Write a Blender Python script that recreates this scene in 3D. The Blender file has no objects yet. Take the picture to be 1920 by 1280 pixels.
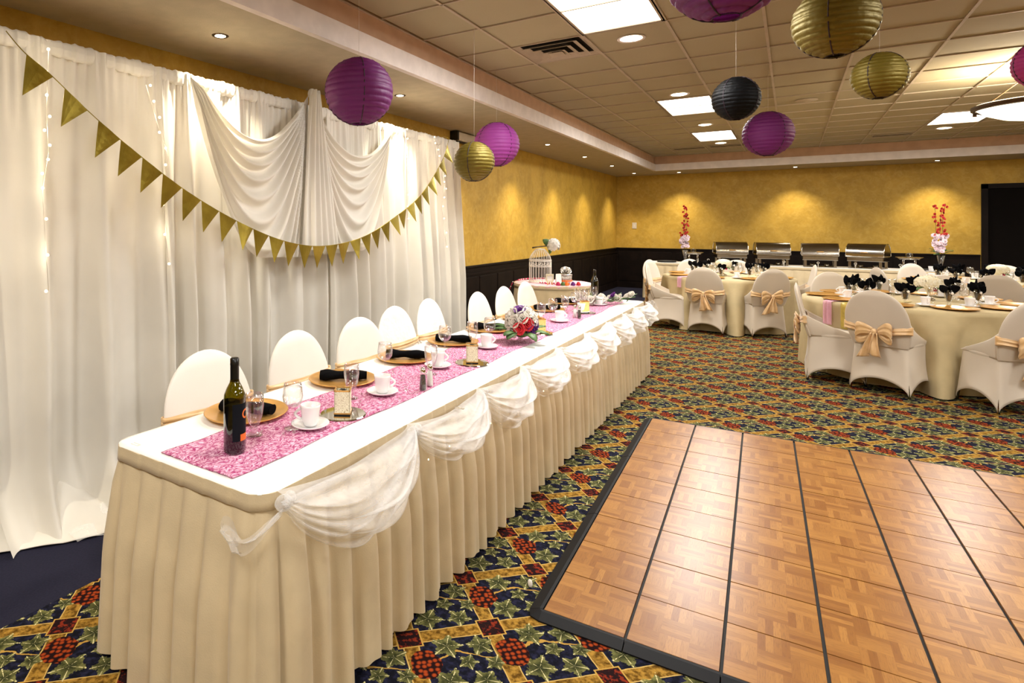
import bpy, bmesh, math, random
from math import sin, cos, pi, sqrt, atan2, radians
from mathutils import Vector, Matrix
random.seed(7)
S = bpy.context.scene
COL = S.collection
# ------------------------------------------------------------------ camera, world, exposure
CAMZ = 1.53; YAW = 0.6046; FPX = 1107.8; PCX = 718.3; PCY = 422.8
cd = bpy.data.cameras.new('camera'); cam = bpy.data.objects.new('camera', cd); COL.objects.link(cam)
cam.location = (0, 0, CAMZ); cam.rotation_euler = (pi/2, 0, YAW)
cd.sensor_width = 36; cd.lens = FPX/1920*36
cd.shift_x = (960-PCX)/1920; cd.shift_y = -(640-PCY)/1920
cd.clip_start = 0.05; cd.clip_end = 60
S.camera = cam
S.view_settings.view_transform = 'Standard'; S.view_settings.look = 'None'
S.view_settings.gamma = 1; S.view_settings.use_curve_mapping = False
S.view_settings.exposure = 0.35
W = bpy.data.worlds.new('world'); S.world = W; W.use_nodes = True
W.node_tree.nodes['Background'].inputs[0].default_value = (0.95, 0.92, 0.88, 1)
W.node_tree.nodes['Background'].inputs[1].default_value = 0.05

def srgb(c):
    if isinstance(c, str):
        c = tuple(int(c[i:i+2], 16)/255 for i in (0, 2, 4))
    return tuple((x/12.92 if x <= .04045 else ((x+.055)/1.055)**2.4) for x in c[:3])+(1,)

def light(name, kind, loc, energy, color, rot=(0, 0, 0), **kw):
    l = bpy.data.lights.new(name, kind); l.energy = energy; l.color = color
    for k, v in kw.items(): setattr(l, k, v)
    o = bpy.data.objects.new(name, l); o.location = loc; o.rotation_euler = rot; COL.objects.link(o)
    return o
CEIL = 3.057; SOF = 2.75
XL, YF, XR, YB = -3.60, 15.5, 8.0, -3.5          # walls
WARM = (1.0, 0.90, 0.76); NEUT = (1.0, 0.93, 0.82)
PANELS = [(-1.075, 4.2), (-1.075, 8.47), (-1.075, 11.52), (1.975, 11.52), (5.02, 11.52), (1.975, 4.2), (5.02, 4.2), (5.02, 8.47), (-1.075, -0.6), (1.975, -0.6), (5.02, -0.6)]
ROUNDS = [(-1.075, 5.12), (-1.075, 7.62), (-1.075, 10.13), (-1.075, 12.54), (1.97, 12.6), (-1.075, 1.9), (1.97, 6.4), (1.97, 1.9), (5.02, 6.4), (5.02, 12.6), (5.02, 1.9), (1.97, -2.2), (-1.075, -2.2)]
SPOTS = [(-3.02, 0.45), (-3.02, 2.53), (-3.02, 4.65), (-3.02, 6.7), (-3.02, 8.73), (-3.02, 10.67), (-3.02, 12.6), (-3.02, 14.69), (-2.12, 15.0), (0.07, 15.0), (2.25, 15.0), (4.4, 15.0), (6.6, 15.0)]
for i, (x, y) in enumerate(PANELS):
    light('panel_light', 'AREA', (x, y, CEIL-.06), 56, (1, .985, .965), shape='RECTANGLE', size=.56, size_y=1.16)
for i, (x, y) in enumerate(ROUNDS):
    light('round_light', 'SPOT', (x, y, CEIL-.05), 70, WARM, spot_size=radians(120), spot_blend=.8, shadow_soft_size=.07)
for i, (x, y) in enumerate(SPOTS):
    dx, dy = (-.07, 0) if i < 8 else (0, .07)
    light('spot_light', 'SPOT', (x, y, SOF-.03), 110, (1, .88, .68), (0, 0, 0), spot_size=radians(96), spot_blend=1.0, shadow_soft_size=.03).rotation_euler = Vector((-dx, -dy, 1)).to_track_quat('Z', 'Y').to_euler()

# ------------------------------------------------------------------ helpers
class MB:
    def __init__(s): s.v = []; s.f = []; s.uv = None
    def add(s, vs, fs):
        n = len(s.v); s.v += [tuple(p) for p in vs]; s.f += [tuple(i+n for i in f) for f in fs]; return s
    def box(s, x0, x1, y0, y1, z0, z1):
        return s.add([(x0, y0, z0), (x1, y0, z0), (x1, y1, z0), (x0, y1, z0), (x0, y0, z1), (x1, y0, z1), (x1, y1, z1), (x0, y1, z1)],
            [(0, 3, 2, 1), (4, 5, 6, 7), (0, 1, 5, 4), (1, 2, 6, 5), (2, 3, 7, 6), (3, 0, 4, 7)])
    def lathe(s, prof, n=24, c=(0, 0, 0), close=False):
        vs = []; fs = []; m = len(prof)
        for i in range(n):
            a = 2*pi*i/n
            for r, z in prof: vs.append((c[0]+r*cos(a), c[1]+r*sin(a), c[2]+z))
        for i in range(n):
            j = (i+1) % n
            for k in range(m-1 if not close else m):
                l = (k+1) % m
                fs.append((i*m+k, j*m+k, j*m+l, i*m+l))
        return s.add(vs, fs)
    def tube(s, pts, r, n=6, cap=True):
        P = [Vector(p) for p in pts]; R = r if isinstance(r, (list, tuple)) else [r]*len(P)
        vs = []; up = Vector((0, 0, 1)); ref = None
        for i, p in enumerate(P):
            t = (P[min(i+1, len(P)-1)]-P[max(i-1, 0)]).normalized()
            if ref is None:
                ref = t.cross(up)
                if ref.length < .1: ref = t.cross(Vector((1, 0, 0)))
            ref = (ref-t*ref.dot(t)).normalized(); b = t.cross(ref)
            for k in range(n):
                a = 2*pi*k/n; vs.append(p+(ref*cos(a)+b*sin(a))*R[i])
        fs = []
        for i in range(len(P)-1):
            for k in range(n):
                l = (k+1) % n; fs.append((i*n+k, i*n+l, (i+1)*n+l, (i+1)*n+k))
        if cap: fs.append(tuple(range(n))[::-1]); fs.append(tuple((len(P)-1)*n+k for k in range(n)))
        return s.add(vs, fs)
    def grid(s, fn, nu, nv, wrap=False):
        vs = [fn(i/nu, j/nv) for i in range(nu+(0 if wrap else 1)) for j in range(nv+1)]; m = nv+1; fs = []
        for i in range(nu):
            ii = (i+1) % nu if wrap else i+1
            for j in range(nv): fs.append((i*m+j, ii*m+j, ii*m+j+1, i*m+j+1))
        return s.add(vs, fs)
    def sphere(s, c, r, nu=10, nv=6, sc=(1, 1, 1)):
        def fn(u, v):
            a = 2*pi*u; b = pi*(v*.998+.001)
            return (c[0]+r*sc[0]*sin(b)*cos(a), c[1]+r*sc[1]*sin(b)*sin(a), c[2]+r*sc[2]*cos(b))
        return s.grid(fn, nu, nv, True)
    def disc(s, c, r, n=20, z=0):
        return s.add([(c[0]+r*cos(2*pi*k/n), c[1]+r*sin(2*pi*k/n), c[2]) for k in range(n)], [tuple(range(n))])
    def xf(s, M, i0=0):
        s.v[i0:] = [tuple(M @ Vector(p)) for p in s.v[i0:]]; return s
    def mesh(s, name, m, smooth=True):
        me = bpy.data.meshes.new(name); me.from_pydata(s.v, [], s.f)
        if m: me.materials.append(m)
        if smooth: me.shade_smooth()
        me.update(); return me
    def build(s, name, m, parent=None, smooth=True, loc=None, solid=0, bevel=0, auto=None, **props):
        o = bpy.data.objects.new(name, s.mesh(name, m, smooth)); COL.objects.link(o)
        if parent: o.parent = parent
        if loc: o.location = loc
        if bevel:
            b = o.modifiers.new('bevel', 'BEVEL'); b.width = bevel; b.segments = 2; b.limit_method = 'ANGLE'
        if solid:
            b = o.modifiers.new('solid', 'SOLIDIFY'); b.thickness = solid; b.offset = 0
        for k, v in props.items(): o[k] = v
        return o
def tag(o, label, cat, group=None):
    o['label'] = label; o['category'] = cat
    if group: o['group'] = group
    return o
def empty(name, loc, rz=0, label=None, cat=None, group=None):
    o = bpy.data.objects.new(name, None); o.location = loc; o.rotation_euler = (0, 0, rz); o.empty_display_size = .1
    COL.objects.link(o)
    if label: tag(o, label, cat, group)
    return o
def kids(o): return [c for c in ALLKIDS.get(o.name, [])]
def copy_tree(root, loc=None, rz=None, label=None, group=None, scale=None):
    def rec(o, par):
        c = o.copy(); COL.objects.link(c); c.parent = par
        for k in o.children: rec(k, c)
        return c
    r = rec(root, None)
    if loc is not None: r.location = loc
    if rz is not None: r.rotation_euler = (0, 0, rz)
    if scale: r.scale = scale
    if label: r['label'] = label
    if group: r['group'] = group
    return r
FW = Vector((-sin(YAW), cos(YAW), 0)); RT = Vector((cos(YAW), sin(YAW), 0))
def ray(u, v): return FW+RT*((u-PCX)/FPX)+Vector((0, 0, -(v-PCY)/FPX))
def at(u, v, z):                                    # point on the horizontal surface of height z
    d = ray(u, v); return Vector((0, 0, CAMZ))+d*((z-CAMZ)/d.z)
def lt(l, t):                                       # lateral / depth -> room coordinates
    p = RT*l+FW*t; return p.x, p.y

# ------------------------------------------------------------------ materials
class N:
    """tiny expression helper over shader math nodes"""
    def __init__(s, nt, sock): s.nt = nt; s.s = sock
    @staticmethod
    def m(nt, op, *a, clamp=False):
        n = nt.nodes.new('ShaderNodeMath'); n.operation = op; n.use_clamp = clamp
        for i, x in enumerate(a):
            if isinstance(x, N): nt.links.new(x.s, n.inputs[i])
            else: n.inputs[i].default_value = x
        return N(nt, n.outputs[0])
    def __add__(s, o): return N.m(s.nt, 'ADD', s, o)
    def __radd__(s, o): return N.m(s.nt, 'ADD', s, o)
    def __sub__(s, o): return N.m(s.nt, 'SUBTRACT', s, o)
    def __rsub__(s, o): return N.m(s.nt, 'SUBTRACT', o, s)
    def __mul__(s, o): return N.m(s.nt, 'MULTIPLY', s, o)
    def __rmul__(s, o): return N.m(s.nt, 'MULTIPLY', s, o)
    def __truediv__(s, o): return N.m(s.nt, 'DIVIDE', s, o)
    def lt(s, o): return N.m(s.nt, 'LESS_THAN', s, o)
    def gt(s, o): return N.m(s.nt, 'GREATER_THAN', s, o)
    def fn(s, op, *a): return N.m(s.nt, op, s, *a)
    def step(s, a, b):
        n = s.nt.nodes.new('ShaderNodeMapRange'); n.interpolation_type = 'SMOOTHSTEP'
        s.nt.links.new(s.s, n.inputs[0]); n.inputs[1].default_value = a; n.inputs[2].default_value = b
        return N(s.nt, n.outputs[0])
def mix(nt, f, a, b):
    n = nt.nodes.new('ShaderNodeMix'); n.data_type = 'RGBA'
    for i, x in ((0, f), (6, a), (7, b)):
        if isinstance(x, N): nt.links.new(x.s, n.inputs[i])
        elif isinstance(x, (tuple, list, float, int)): n.inputs[i].default_value = x
        else: nt.links.new(x, n.inputs[i])
    return n.outputs[2]
def newmat(name):
    m = bpy.data.materials.new(name); m.use_nodes = True; nt = m.node_tree
    return m, nt, nt.nodes['Principled BSDF']
def pos(nt, kind='Position'):
    if kind == 'Position':
        g = nt.nodes.new('ShaderNodeNewGeometry'); s = g.outputs['Position']
    else:
        g = nt.nodes.new('ShaderNodeTexCoord'); s = g.outputs[kind]
    x = nt.nodes.new('ShaderNodeSeparateXYZ'); nt.links.new(s, x.inputs[0])
    return s, N(nt, x.outputs[0]), N(nt, x.outputs[1]), N(nt, x.outputs[2])
def noise(nt, vec, scale, detail=3, rough=.5, dist=0):
    n = nt.nodes.new('ShaderNodeTexNoise'); n.inputs['Scale'].default_value = scale; n.inputs['Detail'].default_value = detail
    n.inputs['Roughness'].default_value = rough; n.inputs['Distortion'].default_value = dist
    if vec is not None: nt.links.new(vec, n.inputs['Vector'])
    return N(nt, n.outputs[0])
def comb(nt, x, y, z=0.0):
    c = nt.nodes.new('ShaderNodeCombineXYZ')
    for i, a in enumerate((x, y, z)):
        if isinstance(a, N): nt.links.new(a.s, c.inputs[i])
        else: c.inputs[i].default_value = a
    return c.outputs[0]
def bump(nt, b, h, strength=.3, dist=.01):
    n = nt.nodes.new('ShaderNodeBump'); n.inputs['Strength'].default_value = strength; n.inputs['Distance'].default_value = dist
    nt.links.new(h.s if isinstance(h, N) else h, n.inputs['Height']); nt.links.new(n.outputs[0], b.inputs['Normal'])
def pmat(name, col, rough=.6, metal=0, col2=None, nscale=8, bumpk=0, bscale=60, emit=None, estr=0, coat=0, trans=0, sheen=0, obj=False):
    m, nt, b = newmat(name)
    b.inputs['Base Color'].default_value = srgb(col); b.inputs['Roughness'].default_value = rough; b.inputs['Metallic'].default_value = metal
    vec = pos(nt, 'Object' if obj else 'Position')[0]
    f = noise(nt, vec, nscale, 3)
    c2 = col2 if col2 else col
    if not col2:
        a = srgb(col); f2 = f.step(.3, .7)
        nt.links.new(mix(nt, f2, tuple(x*.93 for x in a[:3])+(1,), tuple(min(1, x*1.04) for x in a[:3])+(1,)), b.inputs['Base Color'])
    else:
        nt.links.new(mix(nt, f.step(.35, .65), srgb(col), srgb(col2)), b.inputs['Base Color'])
    if bumpk: bump(nt, b, noise(nt, vec, bscale, 4), bumpk)
    if emit: b.inputs['Emission Color'].default_value = srgb(emit); b.inputs['Emission Strength'].default_value = estr
    if coat: b.inputs['Coat Weight'].default_value = coat; b.inputs['Coat Roughness'].default_value = .12
    if sheen: b.inputs['Sheen Weight'].default_value = sheen
    if trans:
        t = nt.nodes.new('ShaderNodeBsdfTranslucent'); mx = nt.nodes.new('ShaderNodeMixShader'); mx.inputs[0].default_value = trans
        nt.links.new(b.inputs['Base Color'].links[0].from_socket, t.inputs[0])
        nt.links.new(b.outputs[0], mx.inputs[1]); nt.links.new(t.outputs[0], mx.inputs[2]); nt.links.new(mx.outputs[0], nt.nodes['Material Output'].inputs[0])
    return m
def matte(m, lvl=.12):
    m.node_tree.nodes['Principled BSDF'].inputs['Specular IOR Level'].default_value = lvl; return m
def emat(name, col, strength):
    m, nt, b = newmat(name); e = nt.nodes.new('ShaderNodeEmission'); e.inputs[0].default_value = srgb(col); e.inputs[1].default_value = strength
    nt.links.new(e.outputs[0], nt.nodes['Material Output'].inputs[0]); return m
def thinglass(name, col=(1, 1, 1, 1), refl=.95, rough=.02, base=.08):
    m, nt, b = newmat(name)
    t = nt.nodes.new('ShaderNodeBsdfTransparent'); t.inputs[0].default_value = col
    g = nt.nodes.new('ShaderNodeBsdfGlossy'); g.inputs['Roughness'].default_value = rough
    lw = nt.nodes.new('ShaderNodeLayerWeight'); lw.inputs[0].default_value = .35
    f = N(nt, lw.outputs['Facing']).fn('POWER', 1.7)*refl+base
    mx = nt.nodes.new('ShaderNodeMixShader'); nt.links.new(f.s, mx.inputs[0]); nt.links.new(t.outputs[0], mx.inputs[1]); nt.links.new(g.outputs[0], mx.inputs[2])
    nt.links.new(mx.outputs[0], nt.nodes['Material Output'].inputs[0]); return m
def sheer(name, col, opac, nscale=30, glow=0):
    m, nt, b = newmat(name)
    t = nt.nodes.new('ShaderNodeBsdfTransparent'); b.inputs['Base Color'].default_value = srgb(col); b.inputs['Roughness'].default_value = .7
    b.inputs['Sheen Weight'].default_value = .3
    lw = nt.nodes.new('ShaderNodeLayerWeight'); lw.inputs[0].default_value = .4
    vec = pos(nt, 'Object')[0]; n = noise(nt, vec, nscale, 3)
    f = (N(nt, lw.outputs['Facing'])*.30+opac+(n-.5)*.14).fn('MINIMUM', .95)
    mx = nt.nodes.new('ShaderNodeMixShader'); nt.links.new(f.s, mx.inputs[0]); nt.links.new(t.outputs[0], mx.inputs[1]); nt.links.new(b.outputs[0], mx.inputs[2])
    nt.links.new(mx.outputs[0], nt.nodes['Material Output'].inputs[0]); return m

def carpet_material():
    m, nt, b = newmat('grape vine carpet'); b.inputs['Roughness'].default_value = .95
    vec, X, Y, Z = pos(nt)
    dx = (X+.943)/.2245; dy = (Y-2.086)/.2305
    u = (dx+dy)*.5; v = (dy-dx)*.5
    fu = u.fn('FRACT'); fv = v.fn('FRACT')
    cu = (fu-.5).fn('ABSOLUTE'); cv = (fv-.5).fn('ABSOLUTE')       # .5 on the band centre line
    du = 0.5-cu; dv = 0.5-cv
    n1 = noise(nt, vec, 45, 4, .6); n2 = noise(nt, vec, 14, 3); n3 = noise(nt, vec, 110, 2)
    wob = (n2-.5)*.03
    navy = mix(nt, n1.step(.4, .7), srgb('0e0f18'), srgb('22233a'))
    gold = mix(nt, n1.step(.35, .65), srgb('52380f'), srgb('a07a32'))
    col = navy
    # thin vine lines wandering through the cells
    vt = ((u*6.283+fv*3).fn('SINE')*.09+(v*12.566).fn('SINE')*.04+fv-.62+(n2-.5)*.2).fn('ABSOLUTE')
    col = mix(nt, vt.lt(.014)*du.gt(.1), col, srgb('a8843f'))
    band = du.fn('MINIMUM', dv)+wob
    col = mix(nt, band.lt(.088), col, gold)
    col = mix(nt, (band-.088).fn('ABSOLUTE').lt(.007), col, srgb('b89a58'))
    # leaves: lobed blobs
    def leaf(col, a, c, r, ang, dark=False):
        px = fu-a; py = fv-c
        rr = (px*px+py*py).fn('SQRT'); th = py.fn('ARCTAN2', px)+ang
        lob = ((1.0-(th*2.5).fn('SINE').fn('ABSOLUTE'))*.36+.58+(n3-.5)*.6)*r
        mk = rr.lt(lob)
        vein = (th*2.5).fn('SINE').fn('ABSOLUTE')
        lc = mix(nt, (n1*.6+(rr/r)*.35).step(.3, .8), srgb('2c301a'), srgb('86844e'))
        lc = mix(nt, vein.lt(.13)*n3.gt(.46), lc, srgb('c6bd8c'))
        return mix(nt, mk, col, lc)
    col = leaf(col, .30, .29, .21, .3); col = leaf(col, .68, .24, .17, 1.7); col = leaf(col, .86, .45, .13, .2)
    col = leaf(col, .40, .80, .20, 2.6); col = leaf(col, .78, .74, .18, .9); col = leaf(col, .57, .52, .13, 4.0)
    # diamonds at the crossings
    mx_ = du.fn('MAXIMUM', dv)+wob*.5
    col = mix(nt, mx_.lt(.150), col, srgb('b08c44'))
    dia = mix(nt, n1.step(.5, .6), srgb('1f0f10'), srgb('7a2a18'))
    col = mix(nt, mx_.lt(.132), col, dia)
    # grapes
    gx = (u+.4).fn('FRACT')-.5; gv = fv-.58                      # cluster centre u=.1
    gl = (gx*gx*1.15+gv*gv*.8).fn('SQRT')+(n2-.5)*.16
    vo = nt.nodes.new('ShaderNodeTexVoronoi'); vo.voronoi_dimensions = '2D'; vo.inputs['Scale'].default_value = 15; vo.inputs['Randomness'].default_value = .55
    nt.links.new(comb(nt, u, v), vo.inputs['Vector'])
    d = N(nt, vo.outputs['Distance'])
    gcol = mix(nt, d.step(.15, .52), srgb('963c18'), srgb('1c0a0a'))
    col = mix(nt, gl.lt(.19), col, gcol)
    # plain navy border along the walls
    edge = (X.lt(-2.47)+Y.gt(12.95)).fn('MINIMUM', 1.0)
    col = mix(nt, edge, col, mix(nt, n3, srgb('1c1c28'), srgb('28283a')))
    nt.links.new(col, b.inputs['Base Color']); bump(nt, b, n3, .35, .004)
    return m
def parquet_material():
    m, nt, b = newmat('oak finger parquet'); b.inputs['Roughness'].default_value = .3
    vec, X, Y, Z = pos(nt, 'Object')
    T = .3048/3.0
    i = (X/T); j = (Y/T); ch = ((i.fn('FLOOR')+j.fn('FLOOR')).fn('MODULO', 2.0)).fn('ABSOLUTE')
    fx = X/T*4; fy = Y/T*4
    sl = fx*ch+fy*(1.0-ch)
    idx = sl.fn('FLOOR'); blk = i.fn('FLOOR')*7.13+j.fn('FLOOR')*3.71
    oi = nt.nodes.new('ShaderNodeObjectInfo'); rnd = N(nt, oi.outputs['Random'])
    wn = nt.nodes.new('ShaderNodeTexWhiteNoise'); wn.noise_dimensions = '2D'
    nt.links.new(comb(nt, idx+blk*13.0, rnd*91.0+ch*5.0), wn.inputs['Vector']); r = N(nt, wn.outputs[0])
    al = fy*ch+fx*(1.0-ch)
    g = noise(nt, comb(nt, al*.35+rnd*40.0, sl*3.0, r*10.0), 2.2, 4, .6)
    c = mix(nt, r, srgb('80501f'), srgb('a37236'))
    c = mix(nt, g.step(.45, .75)*.55, c, srgb('683e18'))
    seam = (sl.fn('FRACT')-.5).fn('ABSOLUTE').gt(.475)
    c = mix(nt, seam*.5, c, srgb('7a4a22'))
    nt.links.new(c, b.inputs['Base Color'])
    bump(nt, b, g, .05, .002)
    nt.links.new((g*.10+.25).s, b.inputs['Roughness'])
    return m
def wall_material(name='venetian yellow plaster', a='c8a03a', c='ae8a2a'):
    m, nt, b = newmat(name); b.inputs['Roughness'].default_value = .62
    vec = pos(nt)[0]; n = noise(nt, vec, 2.2, 5, .65, .6); k = noise(nt, vec, 11, 4, .6, 1)
    cc = mix(nt, n.step(.3, .7), srgb(a), srgb(c)); cc = mix(nt, k.step(.4, .75)*.4, cc, srgb('d4b25a'))
    nt.links.new(cc, b.inputs['Base Color']); bump(nt, b, k, .25, .01); return m
def tile_material():
    m, nt, b = newmat('mineral ceiling tile'); b.inputs['Roughness'].default_value = .95
    vec = pos(nt)[0]; n = noise(nt, vec, 120, 3, .7); k = noise(nt, vec, 1.5, 2)
    cc = mix(nt, k, srgb('a69a7c'), srgb('b2a688')); cc = mix(nt, n.gt(.62)*.35, cc, srgb('9f8f7c'))
    nt.links.new(cc, b.inputs['Base Color']); bump(nt, b, n, .3, .004); return m
def runner_material():
    m, nt, b = newmat('pink woven mesh runner'); b.inputs['Roughness'].default_value = .8
    vec, X, Y, Z = pos(nt)
    w = noise(nt, vec, 18, 2); a = noise(nt, comb(nt, X*160.0+w*12.0, Y*38.0), 1.0, 3, .7); c = noise(nt, comb(nt, X*90.0, Y*150.0+w*9.0), 1.0, 2)
    f = (a*.7+c*.3)
    cc = mix(nt, f.step(.42, .6), srgb('a42468'), srgb('eec0d6')); nt.links.new(cc, b.inputs['Base Color']); bump(nt, b, a, .5, .004); return m
def filigree_material(name, a, c, e=0):
    m, nt, b = newmat(name); b.inputs['Roughness'].default_value = .5
    vec, X, Y, Z = pos(nt, 'Object'); n = noise(nt, vec, 38, 1, .5, 4.5)
    ln = ((n*5.0).fn('FRACT')-.5).fn('ABSOLUTE').step(.04, .10)
    cc = mix(nt, ln, srgb(a), srgb(c)); nt.links.new(cc, b.inputs['Base Color']); bump(nt, b, ln, .6, .003)
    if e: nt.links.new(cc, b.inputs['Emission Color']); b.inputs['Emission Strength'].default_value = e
    return m
M = dict(
    carpet=carpet_material(), parquet=parquet_material(), wall=wall_material(), tile=tile_material(), runner=runner_material(),
    soffit=pmat('soffit cream paint', 'b2a68e', .9, bumpk=.15, bscale=150), fascia=pmat('fascia white paint', 'e6dcd6', .85),
    peach=pmat('peach toned cove', 'c8a488', .85), dark=pmat('dark stained wainscot', '130d0a', .5, col2='1a120e', nscale=5, bumpk=.1),
    door=pmat('dark door', '0e0a08', .6), grid=pmat('ceiling grid metal', 'b7a791', .6), white=pmat('white table cloth', 'f2f0ec', .8, bumpk=.08, bscale=300),
    spandex_shaded=pmat('shaded stretch chair cover', 'cdc1b0', .6, bumpk=.04, bscale=200, sheen=.2, nscale=2), skirt=pmat('ivory box pleat skirt', 'd0bd98', .8, bumpk=.12, bscale=220, sheen=.2), spandex=pmat('white stretch chair cover', 'e6e0d8', .6, bumpk=.04, bscale=200, sheen=.2, nscale=2),  # round table chair covers: shade on the backs is put into the colour
    drape=pmat('ivory voile drape', 'f0ece2', .8, bumpk=.06, bscale=260, trans=.2, nscale=2), gold=pmat('gold foil pennant', '8c7a28', .32, .75, bumpk=.25, bscale=25, col2='a8963a', nscale=5, obj=True),
    satin=pmat('champagne satin', 'd6ae78', .35, .1, col2='e2c092', nscale=12, sheen=.4), charger=pmat('gold charger lacquer', 'd8a458', .3, .55, nscale=20),
    napkin=pmat('black napkin cloth', '08080a', .95, bumpk=.2, bscale=150), china=pmat('white china', 'f0eeee', .2, coat=.6), steel=pmat('brushed steel', 'a09a90', .17, 1.0, nscale=3),
    chrome=pmat('polished chrome', 'd8d4cc', .08, 1.0), rubber=pmat('black edging', '101114', .55), gap=pmat('black floor seam', '0c0b0a', .7),
    capsule=pmat('black bottle capsule', '0c0c0e', .3), label_b=pmat('black paper label', '14161c', .6), orange=pmat('orange print', 'e8701c', .5),
    red=pmat('red rose petal', 'c8202c', .6), purple=pmat('purple rose petal', '5c1c74', .6), petal2=pmat('bouquet white rose petal', 'd8d2c6', .6), petal=pmat('white rose petal', 'f4efe6', .6, sheen=.2), cream=pmat('cream hydrangea petal', 'eee4c4', .7, col2='f6f0dc', nscale=40),
    leafg=pmat('green leaf', '3c5a2c', .5, col2='55763a', nscale=20), stem=pmat('brown stem', '4a3a22', .7), mirror=pmat('round mirror glass', 'dcdcd6', .04, 1.0),
    cover_lace=pmat('embossed white lace cover', 'f2ece4', .7, bumpk=.9, bscale=28), goldcloth=pmat('olive gold organza', 'a08c3c', .45, .2, col2='b8a04c', nscale=14),
    cream_cloth=pmat('cream round table cloth', 'bbaa82', .8, bumpk=.1, bscale=250), tablewood=pmat('folding table top', '9a7b5a', .6), bead=pmat('pink bead', 'c81e5a', .25, coat=.5),
    cage=pmat('white wire cage enamel', 'ece6de', .45), bronze=pmat('bronze rim', '4a3520', .4, .7), plastic=pmat('ivory plastic', 'd8d0c0', .4), blackp=pmat('black plastic', '121212', .5),
    pepper=pmat('ground pepper', '5a5048', .9, col2='2c2824', nscale=300), salt=pmat('salt', 'e8e6e2', .9), silver=pmat('silver foil', 'dcd8d2', .3, .7, col2='a8a096', nscale=60, bumpk=.6, bscale=60),
    ventd=pmat('shadowed duct', '2a2622', .9), pinkdot=pmat('dark pink ribbon', 'b01850', .6), paper=pmat('white card', 'f4f2ee', .7),
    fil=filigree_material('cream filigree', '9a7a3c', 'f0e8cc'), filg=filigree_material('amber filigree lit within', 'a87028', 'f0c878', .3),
    glass=thinglass('clear glass'), bottle=thinglass('olive bottle glass', (.30, .27, .03, 1), .9, .03, .06), bottle2=thinglass('dark green bottle glass', (.16, .18, .05, 1), .9, .03, .06),
    tulle=sheer('white tulle', 'ffffff', .16), tullep=sheer('pink tulle', 'f0b8cc', .45), cello=thinglass('crinkled cellophane', (1, 1, 1, 1), 1.0, .15, .2),
    thread=pmat('clear thread', 'd8d0c4', .5), panel=emat('panel diffuser', 'fff6ea', 4.5), lamp=emat('warm lamp glass', 'ffeccb', 14), fairy=emat('fairy bulb', 'ffe6b0', 5),
    bowl=pmat('alabaster bowl', 'fff4dc', .4, emit='fff0d0', estr=2.2), wire=pmat('lantern wire', '2a1424', .6),
    pinkwht=pmat('pale pink orchid petal', 'f2dce4', .6), coral=pmat('coral red blossom', 'c8342c', .6), wine=pmat('wine in bottle', '1c1a06', .3),
)
def lantern_mat(name, col, metal=0, rough=.55, tr=.25):
    return pmat(name, col, rough, metal, bumpk=.35, bscale=40, trans=tr, obj=True, nscale=3)
M['lp'] = lantern_mat('purple lantern paper', '7c2476'); M['lp_lit'] = lantern_mat('light purple lantern paper', 'a844a0'); M['lpm'] = lantern_mat('magenta lantern paper', 'b02c78')  # second purple: same paper with flash brightness put into its colour
M['lg'] = lantern_mat('gold lantern paper', '76661c', .4, .5, .03); M['lk'] = lantern_mat('black lantern paper', '060709', 0, .55, .02)

for k_ in ('napkin', 'dark', 'door', 'lk', 'blackp', 'carpet', 'wine', 'capsule', 'label_b', 'ventd', 'rubber'): matte(M[k_], {'dark': .1, 'lk': .15, 'door': .05, 'rubber': .2, 'capsule': .5, 'blackp': .4}.get(k_, .08))
# ------------------------------------------------------------------ room shell
def struct(name, mb, m, parent=None, smooth=False, **k):
    o = mb.build(name, m, parent, smooth, **k)
    if not parent: o['kind'] = 'structure'
    return o
struct('floor', MB().box(XL-.1, XR+.1, YB-.1, YF+.1, -.1, 0), M['carpet'])
DX0, DZ1 = 3.02, 2.28                                # doorway in the far wall
WZ = .985                                            # top of the dark wainscot
struct('wall_left', MB().box(XL-.1, XL, YB-.1, YF+.1, 0, 3.2), M['wall'])
struct('wall_back', MB().box(XL, XR, YB-.1, YB, 0, 3.2), M['wall'])
struct('wall_right', MB().box(XR, XR+.1, YB-.1, YF+.1, 0, 3.2), M['wall'])
struct('wall_far', MB().box(XL, DX0, YF, YF+.1, 0, 3.2).box(DX0, DX0+1.84, YF, YF+.1, DZ1, 3.2).box(DX0+1.84, XR, YF, YF+.1, 0, 3.2), M['wall'])
def wains(name, axis, a0, a1, w):
    """beaded board panels with a cap rail and a base"""
    root = MB()
    if axis == 'y':
        root.box(w, w+.012, a0, a1, 0, WZ-.03)
        r = struct(name, root, M['dark'])
        MB().box(w, w+.035, a0, a1, WZ-.03, WZ).build('cap_rail', M['dark'], r, False, bevel=.006)
        MB().box(w, w+.026, a0, a1, WZ-.13, WZ-.10).build('bead_rail', M['dark'], r, False)
        MB().box(w, w+.024, a0, a1, 0, .14).build('base_rail', M['dark'], r, False)
        n = int((a1-a0)/.6)
        for k in range(n):
            y = a0+(k+.5)*(a1-a0)/n
            MB().box(w+.010, w+.020, y-.27, y+.27, .17, WZ-.16).build('panel', M['dark'], r, False, bevel=.004)
    else:
        root.box(a0, a1, w-.012, w, 0, WZ-.03)
        r = struct(name, root, M['dark'])
        MB().box(a0, a1, w-.035, w, WZ-.03, WZ).build('cap_rail', M['dark'], r, False, bevel=.006)
        MB().box(a0, a1, w-.024, w, 0, .14).build('base_rail', M['dark'], r, False)
        n = int((a1-a0)/.6)
        for k in range(n):
            x = a0+(k+.5)*(a1-a0)/n
            MB().box(x-.27, x+.27, w-.020, w-.010, .17, WZ-.10).build('panel', M['dark'], r, False, bevel=.004)
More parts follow.
